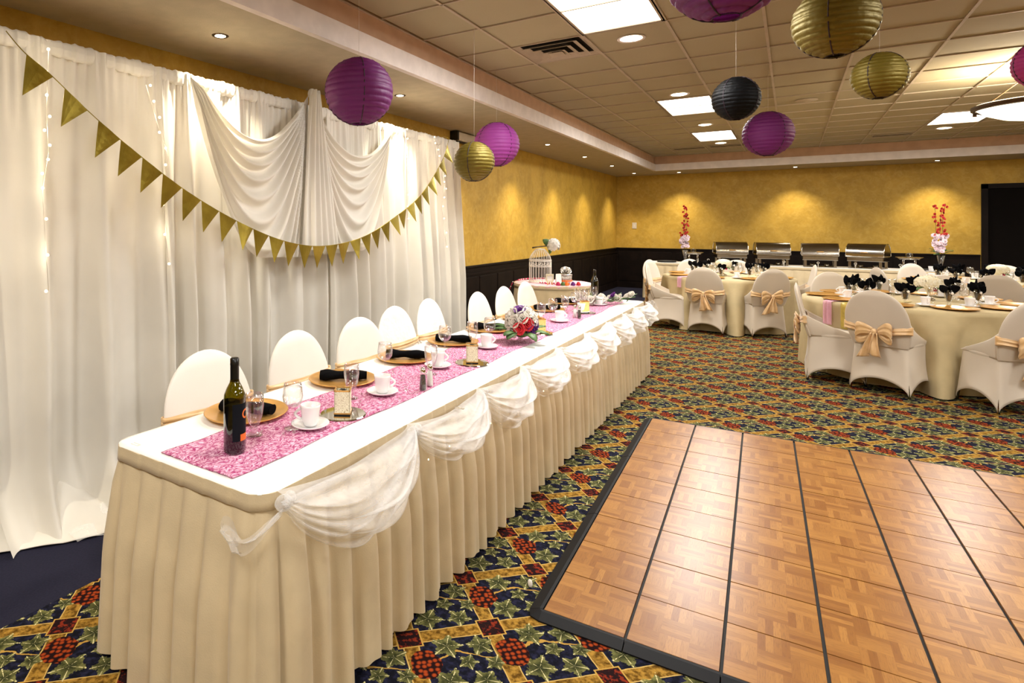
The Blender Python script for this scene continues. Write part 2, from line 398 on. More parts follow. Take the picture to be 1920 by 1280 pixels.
wains('trim_1', 'y', YB, YF, XL); wains('trim_2', 'x', XL, DX0-.1, YF); wains('trim_3', 'x', DX0+1.94, XR, YF)
d = struct('door_1', MB().box(DX0, DX0+.91, YF+.02, YF+.06, 0, DZ1).box(DX0+.93, DX0+1.84, YF+.02, YF+.06, 0, DZ1), M['door'])
MB().box(DX0-.09, DX0, YF-.03, YF+.02, 0, DZ1+.02).box(DX0+1.84, DX0+1.93, YF-.03, YF+.02, 0, DZ1+.02).box(DX0-.09, DX0+1.93, YF-.03, YF+.02, DZ1-.06, DZ1+.03).build('door_frame', M['dark'], d, False)
MB().tube([(DX0+.84, YF, 1.0), (DX0+.84, YF-.06, 1.0), (DX0+.84, YF-.06, 1.1), (DX0+.84, YF, 1.1)], .012).build('handle', M['steel'], d)
# dropped soffit around the tiled field
SX, SY, SXR, SYB = -2.49, 14.28, 6.89, -2.4
s = struct('ceiling', MB().box(XL-.1, XR+.1, YB-.1, YF+.1, CEIL+.035, 3.25), M['tile'])
q = MB(); q.box(XL, SX-.02, YB, YF, SOF, SOF+.03).box(SXR+.02, XR, YB, YF, SOF, SOF+.03).box(SX-.02, SXR+.02, SY+.02, YF, SOF, SOF+.03).box(SX-.02, SXR+.02, YB, SYB-.02, SOF, SOF+.03)
q.build('soffit', M['soffit'], s, False)
q = MB(); z0, z1 = SOF-.004, 2.895
q.box(SX-.05, SX, SYB, SY, z0, z1).box(SXR, SXR+.05, SYB, SY, z0, z1).box(SX-.05, SXR+.05, SY, SY+.05, z0, z1).box(SX-.05, SXR+.05, SYB-.05, SYB, z0, z1)
q.build('fascia', M['fascia'], s, False)
q = MB(); g = .03
q.box(SX-.09, SX-g, SYB, SY, z1, CEIL+.04).box(SXR+g, SXR+.09, SYB, SY, z1, CEIL+.04).box(SX-.09, SXR+.09, SY+g, SY+.09, z1, CEIL+.04).box(SX-.09, SXR+.09, SYB-.09, SYB-g, z1, CEIL+.04)
q.build('cove', M['peach'], s, False)  # recess wall above the fascia in a peach tone
# grid: tees every .6096 m from (-1.99, 3.59)
T = .6096; GX, GY = -1.99, 3.59
tile_me = MB().box(.006, T-.006, .006, T-.006, 0, .02).mesh('ceiling_tile', M['tile'], False)
tb = MB()
i = -1
xs = [GX+T*k for k in range(-1, 15)]; ys = [GY+T*k for k in range(-9, 18)]
for x in xs:
    x = max(x, SX-.02); tb.box(x-.010, x+.010, SYB, SY, CEIL-.004, CEIL+.004)
for y in ys: tb.box(SX, SXR, y-.0065, y+.0065, CEIL-.004, CEIL+.006)
tb.build('grid_tees', M['grid'], s, False)
pset = set()
for (px, py) in PANELS:
    c = round((px-T/2-GX)/T); r = round((py-T-GY)/T); pset |= {(c, r), (c, r+1)}
vents = {(0, 2): 'louvre', (5, 15): 'slot', (0, 15): 'slot', (1, 15): 'slot', (3, 8): 'spk'}
cnt = 0
for ci in range(-1, 15):
    for ri in range(-9, 18):
        if (ci, ri) in pset or (ci, ri) in ((0, 2),): continue
        x = GX+ci*T; y = GY+ri*T
        seen = ri >= -1 and ci <= 9
        if not seen: continue
        o = bpy.data.objects.new('ceiling_tile', tile_me); COL.objects.link(o); o.parent = s; o.location = (x, y, CEIL+.006+random.uniform(0, .002)); cnt += 1
        if ci == -1: o.location.x = SX+.0; o.scale.x = (GX-SX)/T
        if ri == 17: o.scale.y = (SY-y)/T if SY > y else .05
# hidden far side of the field: one sheet of tiles
q = MB()
for ci in range(-1, 15):
    for ri in range(-9, 18):
        if ri >= -1 and ci <= 9: continue
        if (ci, ri) in pset: continue
        x = GX+ci*T; y = GY+ri*T
        q.box(max(x, SX)+.006, min(x+T, SXR)-.006, max(y, SYB)+.006, min(y+T, SY)-.006, CEIL+.006, CEIL+.03)
q.build('tiles_out_of_view', M['tile'], s, False)['kind'] = 'stuff'
# fluorescent panels
names = {0: 'large bright fluorescent ceiling panel above the head table, nearest the camera', 1: 'fluorescent ceiling panel half hidden by the black paper lantern', 2: 'small looking fluorescent ceiling panel farthest in the left row', 3: 'fluorescent ceiling panel behind the bowl pendant on the right'}
for i, (x, y) in enumerate(PANELS):
    r = empty('ceiling_light_panel', (x, y, CEIL), 0, names.get(i, 'fluorescent ceiling panel outside the picture'), 'ceiling light', 'fluorescent ceiling panels')
    MB().box(-T/2, T/2, -T, -T+.03, -.004, .02).box(-T/2, T/2, T-.03, T, -.004, .02).box(-T/2, -T/2+.025, -T, T, -.004, .02).box(T/2-.025, T/2, -T, T, -.004, .02).build('frame', M['grid'], r, False)
    MB().box(-T/2+.02, T/2-.02, -T+.02, T-.02, .004, .012).build('diffuser', M['panel'], r, False)
rn = {0: 'round recessed ceiling light beside the nearest fluorescent panel', 1: 'round recessed ceiling light just before the second fluorescent panel', 2: 'round recessed ceiling light between the second and third panels', 3: 'round recessed ceiling light behind the farthest left panel', 4: 'round recessed ceiling light in front of the bowl pendant side panel'}
rp = None
for i, (x, y) in enumerate(ROUNDS):
    lab = rn.get(i, 'round recessed ceiling light outside the picture')
    if rp is None:
        rp = empty('recessed_light', (x, y, CEIL), 0, lab, 'ceiling light', 'round recessed ceiling lights')
        MB().lathe([(.085, -.001), (.105, -.006), (.11, .002), (.08, .004)], 28).build('trim_ring', M['fascia'], rp)
        MB().lathe([(.088, .0), (.06, -.008), (.0, -.010)], 28).build('lamp_lens', M['lamp'], rp)
    else: copy_tree(rp, (x, y, CEIL), label=lab)
sp = None
sl = {1: 'first soffit spotlight above the ivory drape, dark ringed', 2: 'soffit spotlight right of the large purple lantern', 4: 'soffit spotlight right of the lighter purple lantern', 5: 'soffit spotlight second after the lighter purple lantern', 6: 'soffit spotlight third after the lighter purple lantern', 7: 'soffit spotlight in the far left corner of the room',
      8: 'far soffit spotlight above the left orchid vase', 9: 'far soffit spotlight above the chafing dishes', 10: 'far soffit spotlight above the right orchid vase'}
for i, (x, y) in enumerate(SPOTS):
    lab = sl.get(i, 'soffit spotlight hidden or outside the picture')
    if sp is None:
        sp = empty('soffit_spotlight', (x, y, SOF), 0, lab, 'spotlight', 'small soffit spotlights')
        MB().lathe([(.026, -.002), (.05, -.004), (.054, 0), (.05, .001)], 24).build('trim_ring', M['bronze'], sp)
        MB().lathe([(.034, -.003), (.02, -.006), (0, -.007)], 20).build('lamp_lens', M['lamp'], sp)
    else: copy_tree(sp, (x, y, SOF), label=lab)
# louvred diffuser near the first panel
r = empty('air_vent', (GX+T/2, GY+2.5*T, CEIL), 0, 'square louvred air vent in the ceiling above the purple and gold lanterns', 'air vent')
MB().box(-T/2, T/2, -T/2, T/2, .02, .03).build('duct', M['ventd'], r, False)
for k, (a, z) in enumerate(((.30, .0), (.235, -.012), (.165, -.022), (.095, -.03))):
    q = MB(); w = .05
    for sx, sy in ((1, 0), (-1, 0), (0, 1), (0, -1)):
        if sx: q.add([(sx*a, -a, z+.0), (sx*a, a, z), (sx*(a-w), a-w, z+.022), (sx*(a-w), -(a-w), z+.022)], [(0, 1, 2, 3)])
        else: q.add([(-a, sy*a, z), (a, sy*a, z), (a-w, sy*(a-w), z+.022), (-(a-w), sy*(a-w), z+.022)], [(0, 1, 2, 3)])
    q.build('louvre', M['grid'], r, False, solid=.003)
MB().box(-.06, .06, -.06, .06, -.032, -.028).build('centre_plate', M['grid'], r, False)
for (x, y, w, lab) in ((1.40, 13.06, .5, 'long dark slot vent in the ceiling right of the hanging gold lanterns'), (-1.66, 13.06, .55, 'dark slot vent in the ceiling at the far left corner'), (-1.02, 13.03, .55, 'dark slot vent behind the magenta purple lantern')):
    r = empty('slot_vent', (x, y, CEIL), 0, lab, 'air vent', 'far ceiling slot vents')
    MB().box(-w/2, w/2, -.1, .1, -.003, 0).build('duct', M['ventd'], r, False)
    MB().box(-w/2-.02, w/2+.02, -.12, -.1, -.006, .002).box(-w/2-.02, w/2+.02, .1, .12, -.006, .002).box(-w/2, w/2, -.01, .01, -.006, -.002).build('frame', M['grid'], r, False)
tag(MB().lathe([(.0, -.012), (.1, -.01), (.12, 0)], 28, (.15, 8.86, CEIL)).build('ceiling_speaker', M['grid'], smooth=True), 'round perforated ceiling speaker among the middle tiles', 'speaker')
# retractable screen case on the left wall, light switch
r = empty('screen_case', (XL, 7.6, 2.68), 0, 'white roller screen case high on the left wall behind the lanterns', 'screen case')
MB().box(.0, .10, -.85, .95, -.055, .055).build('housing', M['plastic'], r, False, bevel=.012)
MB().box(-.0, .11, -.88, -.84, -.06, .06).build('end_cap', M['blackp'], r, False); MB().box(-.0, .11, .94, .98, -.06, .06).build('end_cap', M['blackp'], r, False)
MB().box(.03, .07, -.8, .9, -.075, -.05).build('pull_bar', M['blackp'], r, False)
r = empty('wall_switch', (-3.18, YF, 1.53), 0, 'ivory switch plate on the far yellow wall near the corner', 'switch')
MB().box(-.05, .05, -.012, 0, -.075, .075).build('plate', M['plastic'], r, False, bevel=.003)
MB().box(-.012, .012, -.02, -.01, -.03, .03).build('toggle', M['fascia'], r, False)
# bowl pendant
px, py = 1.96, 8.1
r = empty('bowl_pendant', (px, py, 2.68), 0, 'alabaster bowl pendant with bronze rim at the right edge', 'pendant lamp'); r.scale = (1.16, 1.16, 1.05)
MB().lathe([(.0, -.145), (.12, -.138), (.24, -.112), (.34, -.065), (.40, -.01), (.41, .02), (.395, .02), (.33, -.05), (.23, -.098), (0, -.13)], 40).build('bowl', M['bowl'], r)
MB().lathe([(.405, -.03), (.43, -.02), (.43, .01), (.405, .015)], 40, close=True).build('rim', M['bronze'], r)
for k in range(3):
    a = k*2*pi/3+.5
    MB().tube([(.42*cos(a), .42*sin(a), 0), (.03*cos(a), .03*sin(a), .33)], .006).build('rod', M['bronze'], r)
    MB().box(-.012, .012, -.012, .012, -.045, .04).xf(Matrix.Translation((.43*cos(a), .43*sin(a), 0))).build('clasp', M['bronze'], r, False)
MB().lathe([(0, .357), (.07, .357), (.06, .33), (.02, .31), (0, .31)], 24).build('canopy', M['bronze'], r)
light('bowl_light', 'POINT', (px, py, 2.80), 80, WARM, shadow_soft_size=.12)

# ------------------------------------------------------------------ dance floor
DA = .0345; TD = .3048
DF = Matrix.Translation((-.8052, 2.2698, 0)) @ Matrix.Rotation(DA, 4, 'Z')
df = bpy.data.objects.new('dance_floor', None); COL.objects.link(df); df.matrix_world = DF
tag(df, 'portable parquet dance floor with black edging on the patterned carpet', 'dance floor')
NXD, NYD = 13, 9
MB().box(-.01, NXD*TD+.01, -.01, NYD*TD+.01, .002, .012).build('base_panel', M['gap'], df, False)
tm = MB().box(.0015, TD-.0015, .0028, TD-.0028, .010, .021); pm = tm.mesh('parquet_tile', M['parquet'], False)
for i in range(NXD):
    for j in range(NYD):
        o = bpy.data.objects.new('parquet_tile', pm); COL.objects.link(o); o.parent = df
        o.location = (i*TD+.0045, j*TD, random.uniform(-.0004, .0004)); o.scale.x = (TD-.009)/TD
def ramp(x0, x1, nm):                                # bevelled near edge piece
    q = MB(); W0, h = .052, .021
    q.add([(x0, -W0, .001), (x1, -W0, .001), (x1, -W0, .006), (x0, -W0, .006), (x0, -.012, h), (x1, -.012, h), (x0, 0, h), (x1, 0, h), (x0, 0, .001), (x1, 0, .001)],
        [(0, 1, 2, 3), (3, 2, 5, 4), (4, 5, 7, 6), (6, 7, 9, 8), (0, 3, 4, 6, 8), (1, 9, 7, 5, 2), (0, 8, 9, 1)])
    return q
for i in range(NXD): ramp(i*TD+.002 if i else -.0, (i+1)*TD-.002, 'e').build('edge_ramp', M['rubber'], df, False)
for j in range(0, NYD, 3):
    q = ramp(j*TD+.002, (j+3)*TD-.002, 'e'); q.v = [(y, x, z) for x, y, z in q.v]
    q.build('edge_ramp', M['rubber'], df, False)
q = MB().add([(-.052, 0, .001), (-.038, -.038, .001), (0, -.052, .001), (0, 0, .001), (-.052, 0, .006), (-.038, -.038, .006), (0, -.052, .006), (0, 0, .021), (0, -.012, .021), (-.012, 0, .021)],
    [(0, 1, 5, 4), (1, 2, 6, 5), (4, 5, 9), (5, 8, 9), (5, 6, 8), (7, 9, 8), (0, 3, 2, 1)])
q.build('edge_corner', M['rubber'], df, False)
q = MB().box(0, NXD*TD, NYD*TD, NYD*TD+.02, .001, .018); q.build('edge_strip', M['rubber'], df, False)
tag(MB().sphere((0, 0, 0), .011, 8, 6, (1, .6, 1.6)).build('crystal_bead', M['petal'], loc=tuple(at(994, 1093, .016))), 'small white bead lying on the carpet beside the dance floor edge', 'bead')

# ------------------------------------------------------------------ backdrop drape
CX = -3.16; Y0, Y1 = 1.31, 5.98; ZT = 2.50
bd = empty('backdrop_drape', (CX, 0, 0), 0, 'tall ivory voile drape hung behind the head table', 'drape')
MB().tube([(0, Y0-.12, ZT-.055), (0, Y1+.02, ZT-.055)], .018, 8).build('rod', M['steel'], bd)
for y in (Y0-.1, Y1-.0):
    MB().tube([(-.02, y, 0), (-.02, y, ZT-.04)], .02, 8).box(-.2, .12, y-.05, y+.05, 0, .01).build('upright', M['steel'], bd)
bounds = [1.30, 2.22, 2.98, 3.78, 4.58, 5.28, 5.99]
for k in range(6):
    a, b = bounds[k], bounds[k+1]; rs = random.Random(k+3)
    ph = [rs.uniform(0, 6.28) for _ in range(6)]; nf = rs.uniform(3.0, 4.6)
    def fn(u, v, a=a, b=b, ph=ph, nf=nf, k=k):
        z = ZT-.015-v*(ZT-.02); w = b-a+.14
        y = a-.07+u*w
        spread = v
        yy = y + .03*sin(u*2*pi*1.3+ph[0])*spread
        U = u+.012*sin(2*pi*u*3+ph[1])+.02*v*sin(3*v+ph[2])
        p = .5+.5*sin(2*pi*nf*U+ph[3]); p = p**1.6
        amp = .03+.095*min(1, v*1.6)
        x = amp*p + .018*sin(2*pi*nf*2.3*U+ph[4])*min(1, v*2) + .012*sin(2*pi*nf*6*U+ph[5])*max(0, 1-v*5)
        low = max(0, (v-.86)/.14); x += .17*low**2*(.7+.3*sin(U*9+ph[2]))
        if k == 0 and low > 0: x += .05*low
        return (x, yy, max(z, .006+.012*low*p))
    MB().grid(fn, 110, 40).build('drape_panel', M['drape'], bd)
# ruffled rod pocket
def fn(u, v):
    y = Y0-.03+u*(Y1-Y0+.04); a = 2*pi*v
    w = .005*sin(u*330)+.004*sin(u*711+1)
    return (.010+(.022+w)*cos(a), y+.004*sin(u*517), ZT-.05+(.044+w*.6+.004*sin(u*90))*sin(a))
MB().grid(fn, 560, 10).build('rod_pocket', M['drape'], bd)
# floor puddles at the left foot of the drape
def puddle(y0, y1, xo, hh, seed):
    rs = random.Random(seed); a, b = rs.uniform(0, 6), rs.uniform(0, 6)
    def fn(u, v):
        y = y0+u*(y1-y0)+.05*sin(v*3+a)*(u-.5)
        e = xo*(.65+.35*sin(u*5+b))*(sin(pi*min(1, max(.0, u*1.0)))**.5 if 0 < u < 1 else 0.02)
        x = .03+v*e
        z = .008+hh*(1-v)**1.6*(1+.25*sin(u*17+a))+.012*abs(sin(u*23+v*6+b))*(1-v*.6)
        return (x, y, z)
    MB().grid(fn, 60, 16).build('hem_puddle', M['drape'], bd, solid=.004)
puddle(1.08, 2.2, .34, .16, 1); puddle(1.9, 3.3, .22, .12, 2); puddle(3.1, 4.8, .18, .1, 4); puddle(4.6, 6.0, .16, .1, 5)
def tul(u, v):
    y = 1.5+u*2.6; return (.12+v*.22+.03*sin(u*40), y, .012+.05*(1-v)*(1+.5*sin(u*60+v*9))+.01*sin(u*90))
MB().grid(tul, 120, 10).build('tulle_hem', M['tulle'], bd)
# swagged valance: two swags pinned at L, C, R with a cascade under C
L, Cc, R_ = (2.33, 2.445), (3.38, 2.52), (4.52, 2.44)
def swag(yp, zp, yc, zc, k0, k1, mirror):
    def fn(u, v):
        s_ = u*u*(3-2*u); pz = zp+(zc-zp)*s_
        g4 = max(4*s_*(1-s_), 1e-3)
        if s_ < .5: k = k0+(k1-k0)*v; z = pz-g4*k
        else:
            zt = pz-g4*k0; zb = (zp+zc)/2-k1-.04*(s_-.5); z = zt+(zb-zt)*v; k = (pz-z)/g4
        gk = k/(k+.55); y = yp+(yc-yp)*s_
        n = 18
        f = .5+.5*sin(2*pi*n*gk*1.25+.8*sin(s_*4)); f = f**1.3
        damp = min(1, (1-s_)/.12)*min(1, .15+s_/.05)
        x = .10+.055*f*damp+.05*sin(pi*min(1, s_*1))*(v**.7)+.02*sin(gk*17+s_*3)*damp
        if s_ > .8: x += .03*(s_-.8)/.2
        # gather: crowd the cloth towards the pins
        return (x, y, z)
    return fn
q = MB().grid(swag(L[0], L[1], Cc[0], Cc[1], .36, 1.17, 0), 180, 150); q.build('swag', M['drape'], bd)
q = MB().grid(swag(R_[0], R_[1], Cc[0]+.01, Cc[1], .36, 1.16, 1), 180, 150); q.build('swag', M['drape'], bd)
def casc(u, v):
    z = Cc[1]+.02-v*1.21; w = .06+.36*v**.8
    y = Cc[0]+.02+(u-.5)*w+.05*v
    f = .5+.5*sin(u*2*pi*5.5+.6*sin(v*3)); e = (2*u-1)**4
    return (.19+.032*f+.03*v-.045*e, y, z+.02*sin(u*9))
MB().grid(casc, 90, 40).build('cascade', M['drape'], bd)
MB().sphere((.16, Cc[0]+.01, Cc[1]+.01), .035, 12, 8, (.9, 1, 1.2)).build('gather_knot', M['drape'], bd)
def strand(pts, lab, n):
    r = empty('fairy_light_strand', (CX, 0, 0), 0, lab, 'string lights', 'fairy light strands on the drape')
    P = [Vector((.155, y*.97, 1.53+(z-1.53)*.97)) for y, z in pts]
    MB().tube(P, .0015, 5).build('wire', M['thread'], r)
    tot = len(P)-1
    for i in range(n):
        t = i/(n-1)*tot; k = min(int(t), tot-1); p = P[k].lerp(P[k+1], t-k)
        MB().sphere(tuple(p+Vector((.012, random.uniform(-.02, .02), 0))), .0075, 8, 6).build('bulb', M['fairy'], r)
    for i in range(0, n, 2):
        t = i/(n-1)*tot; k = min(int(t), tot-1); p = P[k].lerp(P[k+1], t-k)
        light('bulb_light', 'POINT', (CX+.185, p.y, p.z), .35, (1, .85, .6), shadow_soft_size=.02)
strand([(1.50, 2.42), (1.49, 2.1), (1.50, 1.9), (1.47, 1.7), (1.5, 1.2)], 'leftmost strand of fairy lights on the ivory drape', 12)
strand([(2.05, 2.35), (2.12, 2.15), (2.2, 1.95), (2.16, 1.7), (2.2, 1.3)], 'second strand of fairy lights, left of the swag', 10)
strand([(4.86, 2.47), (4.9, 2.2), (4.93, 1.95), (4.9, 1.6)], 'third strand of fairy lights, right of the swag', 10)
strand([(5.42, 2.46), (5.5, 2.3), (5.62, 2.12), (5.66, 1.95), (5.6, 1.7), (5.7, 1.3)], 'rightmost strand of fairy lights near the drape edge', 14)

# pennant bunting
pts = [(1.27, 2.44), (1.35, 2.36), (1.47, 2.28), (1.66, 2.13), (1.92, 1.95), (2.29, 1.73), (2.72, 1.54), (3.15, 1.41), (3.57, 1.37), (4.06, 1.43), (4.52, 1.59), (5.04, 1.84), (5.47, 2.22), (5.62, 2.47)]
def cr(P, t):
    n = len(P)-1; t = min(max(t*n, 0), n-1e-6); i = int(t); f = t-i
    p = [P[max(0, min(n, i+k))] for k in (-1, 0, 1, 2)]
    return tuple(.5*((2*p[1][d])+(-p[0][d]+p[2][d])*f+(2*p[0][d]-5*p[1][d]+4*p[2][d]-p[3][d])*f*f+(-p[0][d]+3*p[1][d]-3*p[2][d]+p[3][d])*f**3) for d in (0, 1))
pts = [(y*.95, 1.53+(z-1.53)*.95) for y, z in pts]
bt = empty('pennant_bunting', (-2.87, 0, 0), 0, 'gold triangle pennant bunting strung across the ivory drape', 'bunting')
path = [cr(pts, i/400) for i in range(401)]
MB().tube([(0, y, z) for y, z in path[::3]], .0025, 5).build('string', M['gold'], bt)
MB().tube([(0, pts[-1][0], pts[-1][1]), (-.1, pts[-1][0]+.06, pts[-1][1]+.03)], .002, 5).build('string_tail', M['gold'], bt)
cum = [0]
for i in range(400): cum.append(cum[-1]+math.dist(path[i], path[i+1]))
def ap(sv):
    for i in range(400):
        if cum[i+1] >= sv:
            f = (sv-cum[i])/(cum[i+1]-cum[i]); return tuple(path[i][d]+(path[i+1][d]-path[i][d])*f for d in (0, 1))
    return path[-1]
sv = .12; k = 0; PW = .142
while sv+PW < cum[-1]-.04:
    a = Vector((0,)+ap(sv)); b = Vector((0,)+ap(sv+PW)); m_ = (a+b)/2; dd = (b-a).normalized(); nrm = Vector((0, dd.z, -dd.y))
    if nrm.z > 0: nrm = -nrm
    hang = (nrm*.75+Vector((0, 0, -1))*.25).normalized(); tip = m_+hang*.165; tw = random.uniform(-.03, .03)
    q = MB()
    def pf(u, v, a=a, b=b, tip=tip, tw=tw):
        p = a.lerp(b, u); r = p.lerp(tip, v); r.x += tw*v+.006*sin(pi*u)*(1-v)+.01*v*v; return tuple(r)
    q.grid(pf, 4, 5)
    q.build('pennant', M['gold'], bt, False, solid=.0012)
    sv += PW+.006 if k > 1 else PW+.07; k += 1

# ------------------------------------------------------------------ paper lanterns
def lantern(u, v, t, d, m, lab, grp='hanging paper lanterns', top=CEIL, seed=0):
    c = Vector((0, 0, CAMZ))+ray(u, v)*t; rr = d/2; rs = random.Random(seed)
    r = empty('paper_lantern', tuple(c), rs.uniform(0, 3), lab, 'lantern', grp)
    n = 15
    offs = [rs.uniform(-.6, .6) for _ in range(n+1)]
    def fn(a, b):
        th = 2*pi*a; ph = .22+(pi-.44)*b
        w = b*n; i = int(w) if w < n else n-1; f = w-i
        sc = 1-.030*(1-abs(sin(pi*f))**.6) + .006*sin(th*8+offs[i]*9)*sin(pi*f)+.005*sin(th*21+i*2)
        ph += offs[i]*.012*sin(th*2+i)
        return (rr*sc*sin(ph)*cos(th), rr*sc*sin(ph)*sin(th), rr*.98*sc*cos(ph))
    MB().grid(fn, 64, n*6, True).build('paper_shade', m, r)
    q = MB()
    for k in range(4):
        a = k*pi/2+.4
        q.tube([(rr*.984*sin(p)*cos(a), rr*.984*sin(p)*sin(a), rr*.984*cos(p)) for p in [.22+(pi-.44)*i/14 for i in range(15)]], .0034, 5)
    q.tube([(rr*.22*cos(x), rr*.22*sin(x), rr*.95) for x in [2*pi*i/20 for i in range(21)]], .002, 5).tube([(rr*.22*cos(x), rr*.22*sin(x), -rr*.95) for x in [2*pi*i/20 for i in range(21)]], .002, 5)
    q.tube([(-rr*.22, 0, rr*.95), (rr*.22, 0, rr*.95)], .002, 5).build('wire_frame', M['wire'], r)
    MB().tube([(0, 0, rr*.95), (0, 0, top-c.z)], .0011, 5).build('string', M['thread'], r)
lantern(673, 172, 3.75, .435, M['lp'], 'large purple paper lantern hanging in front of the ivory drape', seed=1)
lantern(889, 303, 4.58, .315, M['lg'], 'small gold paper lantern overlapping the lighter purple one', seed=2)
lantern(931, 271, 5.84, .445, M['lp_lit'], 'purple paper lantern coloured lighter as if flash lit, behind the small gold one, near the drape edge', seed=3)
lantern(1380, 185, 4.2, .31, M['lk'], 'black paper lantern, the only black one', seed=4)
lantern(1440, 251, 5.8, .445, M['lp'], 'magenta purple paper lantern just below the black one', seed=5)
lantern(1362, -72, 2.2, .44, M['lp'], 'purple paper lantern cut off by the top edge of the picture', seed=6)
lantern(1566, 40, 3.05, .38, M['lg'], 'large gold paper lantern at the top, nearest the camera', seed=7)
lantern(1649, 142, 3.84, .305, M['lg'], 'gold paper lantern lower right of the large gold one', seed=8)
lantern(1963, 118, 3.5, .305, M['lpm'], 'magenta paper lantern cut off by the right edge', seed=9)
# ------------------------------------------------------------------ skirts, cloths, chairs
def rrect(x0, x1, y0, y1, r, step):
    P = []
    def arc(cx, cy, a0): 
        m_ = max(5, int(r*pi/2/step))
        for k in range(1, m_): P.append((cx+r*cos(a0+k*pi/2/m_), cy+r*sin(a0+k*pi/2/m_)))
    def seg(a, b):
        n = max(1, int(math.dist(a, b)/step))
        for k in range(n+1): P.append((a[0]+(b[0]-a[0])*k/n, a[1]+(b[1]-a[1])*k/n))
    seg((x0+r, y0), (x1-r, y0)); arc(x1-r, y0+r, -pi/2); seg((x1, y0+r), (x1, y1-r)); arc(x1-r, y1-r, 0)
    seg((x1-r, y1), (x0+r, y1)); arc(x0+r, y1-r, pi/2); seg((x0, y1-r), (x0, y0+r)); arc(x0+r, y0+r, pi)
    return P
def circ(cx, cy, r, n): return [(cx+r*cos(2*pi*k/n), cy+r*sin(2*pi*k/n)) for k in range(n)]
def skirt(P, ztop, pleat, lab, seed=0, amp=.040, hdr=.048, nv=14, m='skirt', flare=.02):
    rs = random.Random(seed); n = len(P)
    nr = []
    for i in range(n):
        a = Vector(P[i-1]); b = Vector(P[(i+1) % n]); t = (b-a)
        t = t.normalized() if t.length > 1e-6 else Vector((1, 0)); nr.append(Vector((t.y, -t.x)))
    Q = [Vector(P[i])+nr[i]*.055 for i in range(n)]; cumul = [0]
    for i in range(n): cumul.append(cumul[-1]+(Q[i]-Q[(i+1) % n]).length)
    tot = cumul[-1]; npl = round(tot/pleat); jit = [rs.uniform(-1, 1) for _ in range(npl+2)]
    rows = [0, .25, 1.0]
    def body(i, v):                                   # v 0 (under header) .. 1 (hem)
        sp = cumul[i]/tot*npl; k = int(sp); f = sp-k
        rib = abs(sin(pi*f))**.55; alt = .5+.5*jit[k]
        wav = sin(2*pi*f+jit[k]*2)
        gro = min(1, v*2.2)
        fin = min(1, v*9); o = .003+amp*rib*fin*(.30+.75*gro)*(.8+.4*alt)+amp*.35*wav*v*rib+amp*.5*alt*gro*rib+flare*v
        z = (ztop-hdr)*(1-v)+.012+.008*sin(i*.21)+.006*jit[k]*v
        p = Vector(P[i])+nr[i]*o
        return (p.x, p.y, max(z, .005))
    root = MB(); vs = [body(i, j/nv) for i in range(n) for j in range(nv+1)]
    fs = [(i*(nv+1)+j, ((i+1) % n)*(nv+1)+j, ((i+1) % n)*(nv+1)+j+1, i*(nv+1)+j+1) for i in range(n) for j in range(nv)]
    root.add(vs, fs)
    o = root.build('table_skirt', M[m]); tag(o, lab, 'table skirt')
    hb = MB(); A = []; B = []
    for i in range(n):
        sp = cumul[i]/tot*npl; f = sp-int(sp); e = .006+.004*(f if f < .94 else (1-f)/.06*.94)
        for L_, dz, g in ((A, .001, -.004), (A, .001, e+.001), (B, .001, e+.001), (B, -hdr*.5, e+.003), (B, -hdr, e+.004), (B, -hdr-.003, e-.002)):
            p = Vector(P[i])+nr[i]*g; L_.append((p.x, p.y, ztop+dz))
    hb.add(A, [(i*2, ((i+1) % n)*2, ((i+1) % n)*2+1, i*2+1) for i in range(n)])
    hb.add(B, [(i*4+j, ((i+1) % n)*4+j, ((i+1) % n)*4+j+1, i*4+j+1) for i in range(n) for j in range(3)])
    hb.build('header_band', M[m], o)
    return o
HX0, HX1, HY0, HY1, HZ = -2.03, -1.265, 1.21, 6.62, .735
ht = empty('head_table', ((HX0+HX1)/2, (HY0+HY1)/2, 0), 0, 'long narrow folding banquet table under white cloth beside the dance floor', 'table')
for k in range(3):
    a = -(HY1-HY0)/2+k*(HY1-HY0)/3
    MB().box(-.352, .352, a+(.035 if k == 0 else .004), a+(HY1-HY0)/3-(.035 if k == 2 else .004), HZ-.03, HZ-.004).build('table_top', M['tablewood'], ht, False)
    for yy in (a+.25, a+(HY1-HY0)/3-.25):
        for sx in (-1, 1): MB().tube([(sx*.28, yy, 0), (sx*.28, yy, HZ-.03)], .014, 8).build('leg', M['steel'], ht)
def cloth(u, v):
    x = HX0-.007+u*(HX1-HX0+.014); y = HY0-.007+v*(HY1-HY0+.014)
    r = .05; z = HZ+.0045+.0008*sin(y*9+x*5)
    dx_ = min(x-HX0, HX1-x); dy_ = min(y-HY0, HY1-y)
    if dx_ < r and dy_ < r:
        k = sqrt((r-dx_)**2+(r-dy_)**2)/r
        if k > 1:
            cx_ = HX0+r if x < -1.6 else HX1-r; cy_ = HY0+r if y < 3 else HY1-r
            x = cx_+(x-cx_)/k; y = cy_+(y-cy_)/k
    return (x, y, z)
o = MB().grid(cloth, 40, 160).build('tablecloth', M['white'], solid=.003); tag(o, 'smooth white tablecloth on the long head table', 'tablecloth')
skirt(rrect(HX0, HX1, HY0, HY1, .07, .0088), HZ+.004, .115, 'ivory box pleated skirt around the long head table', 3)
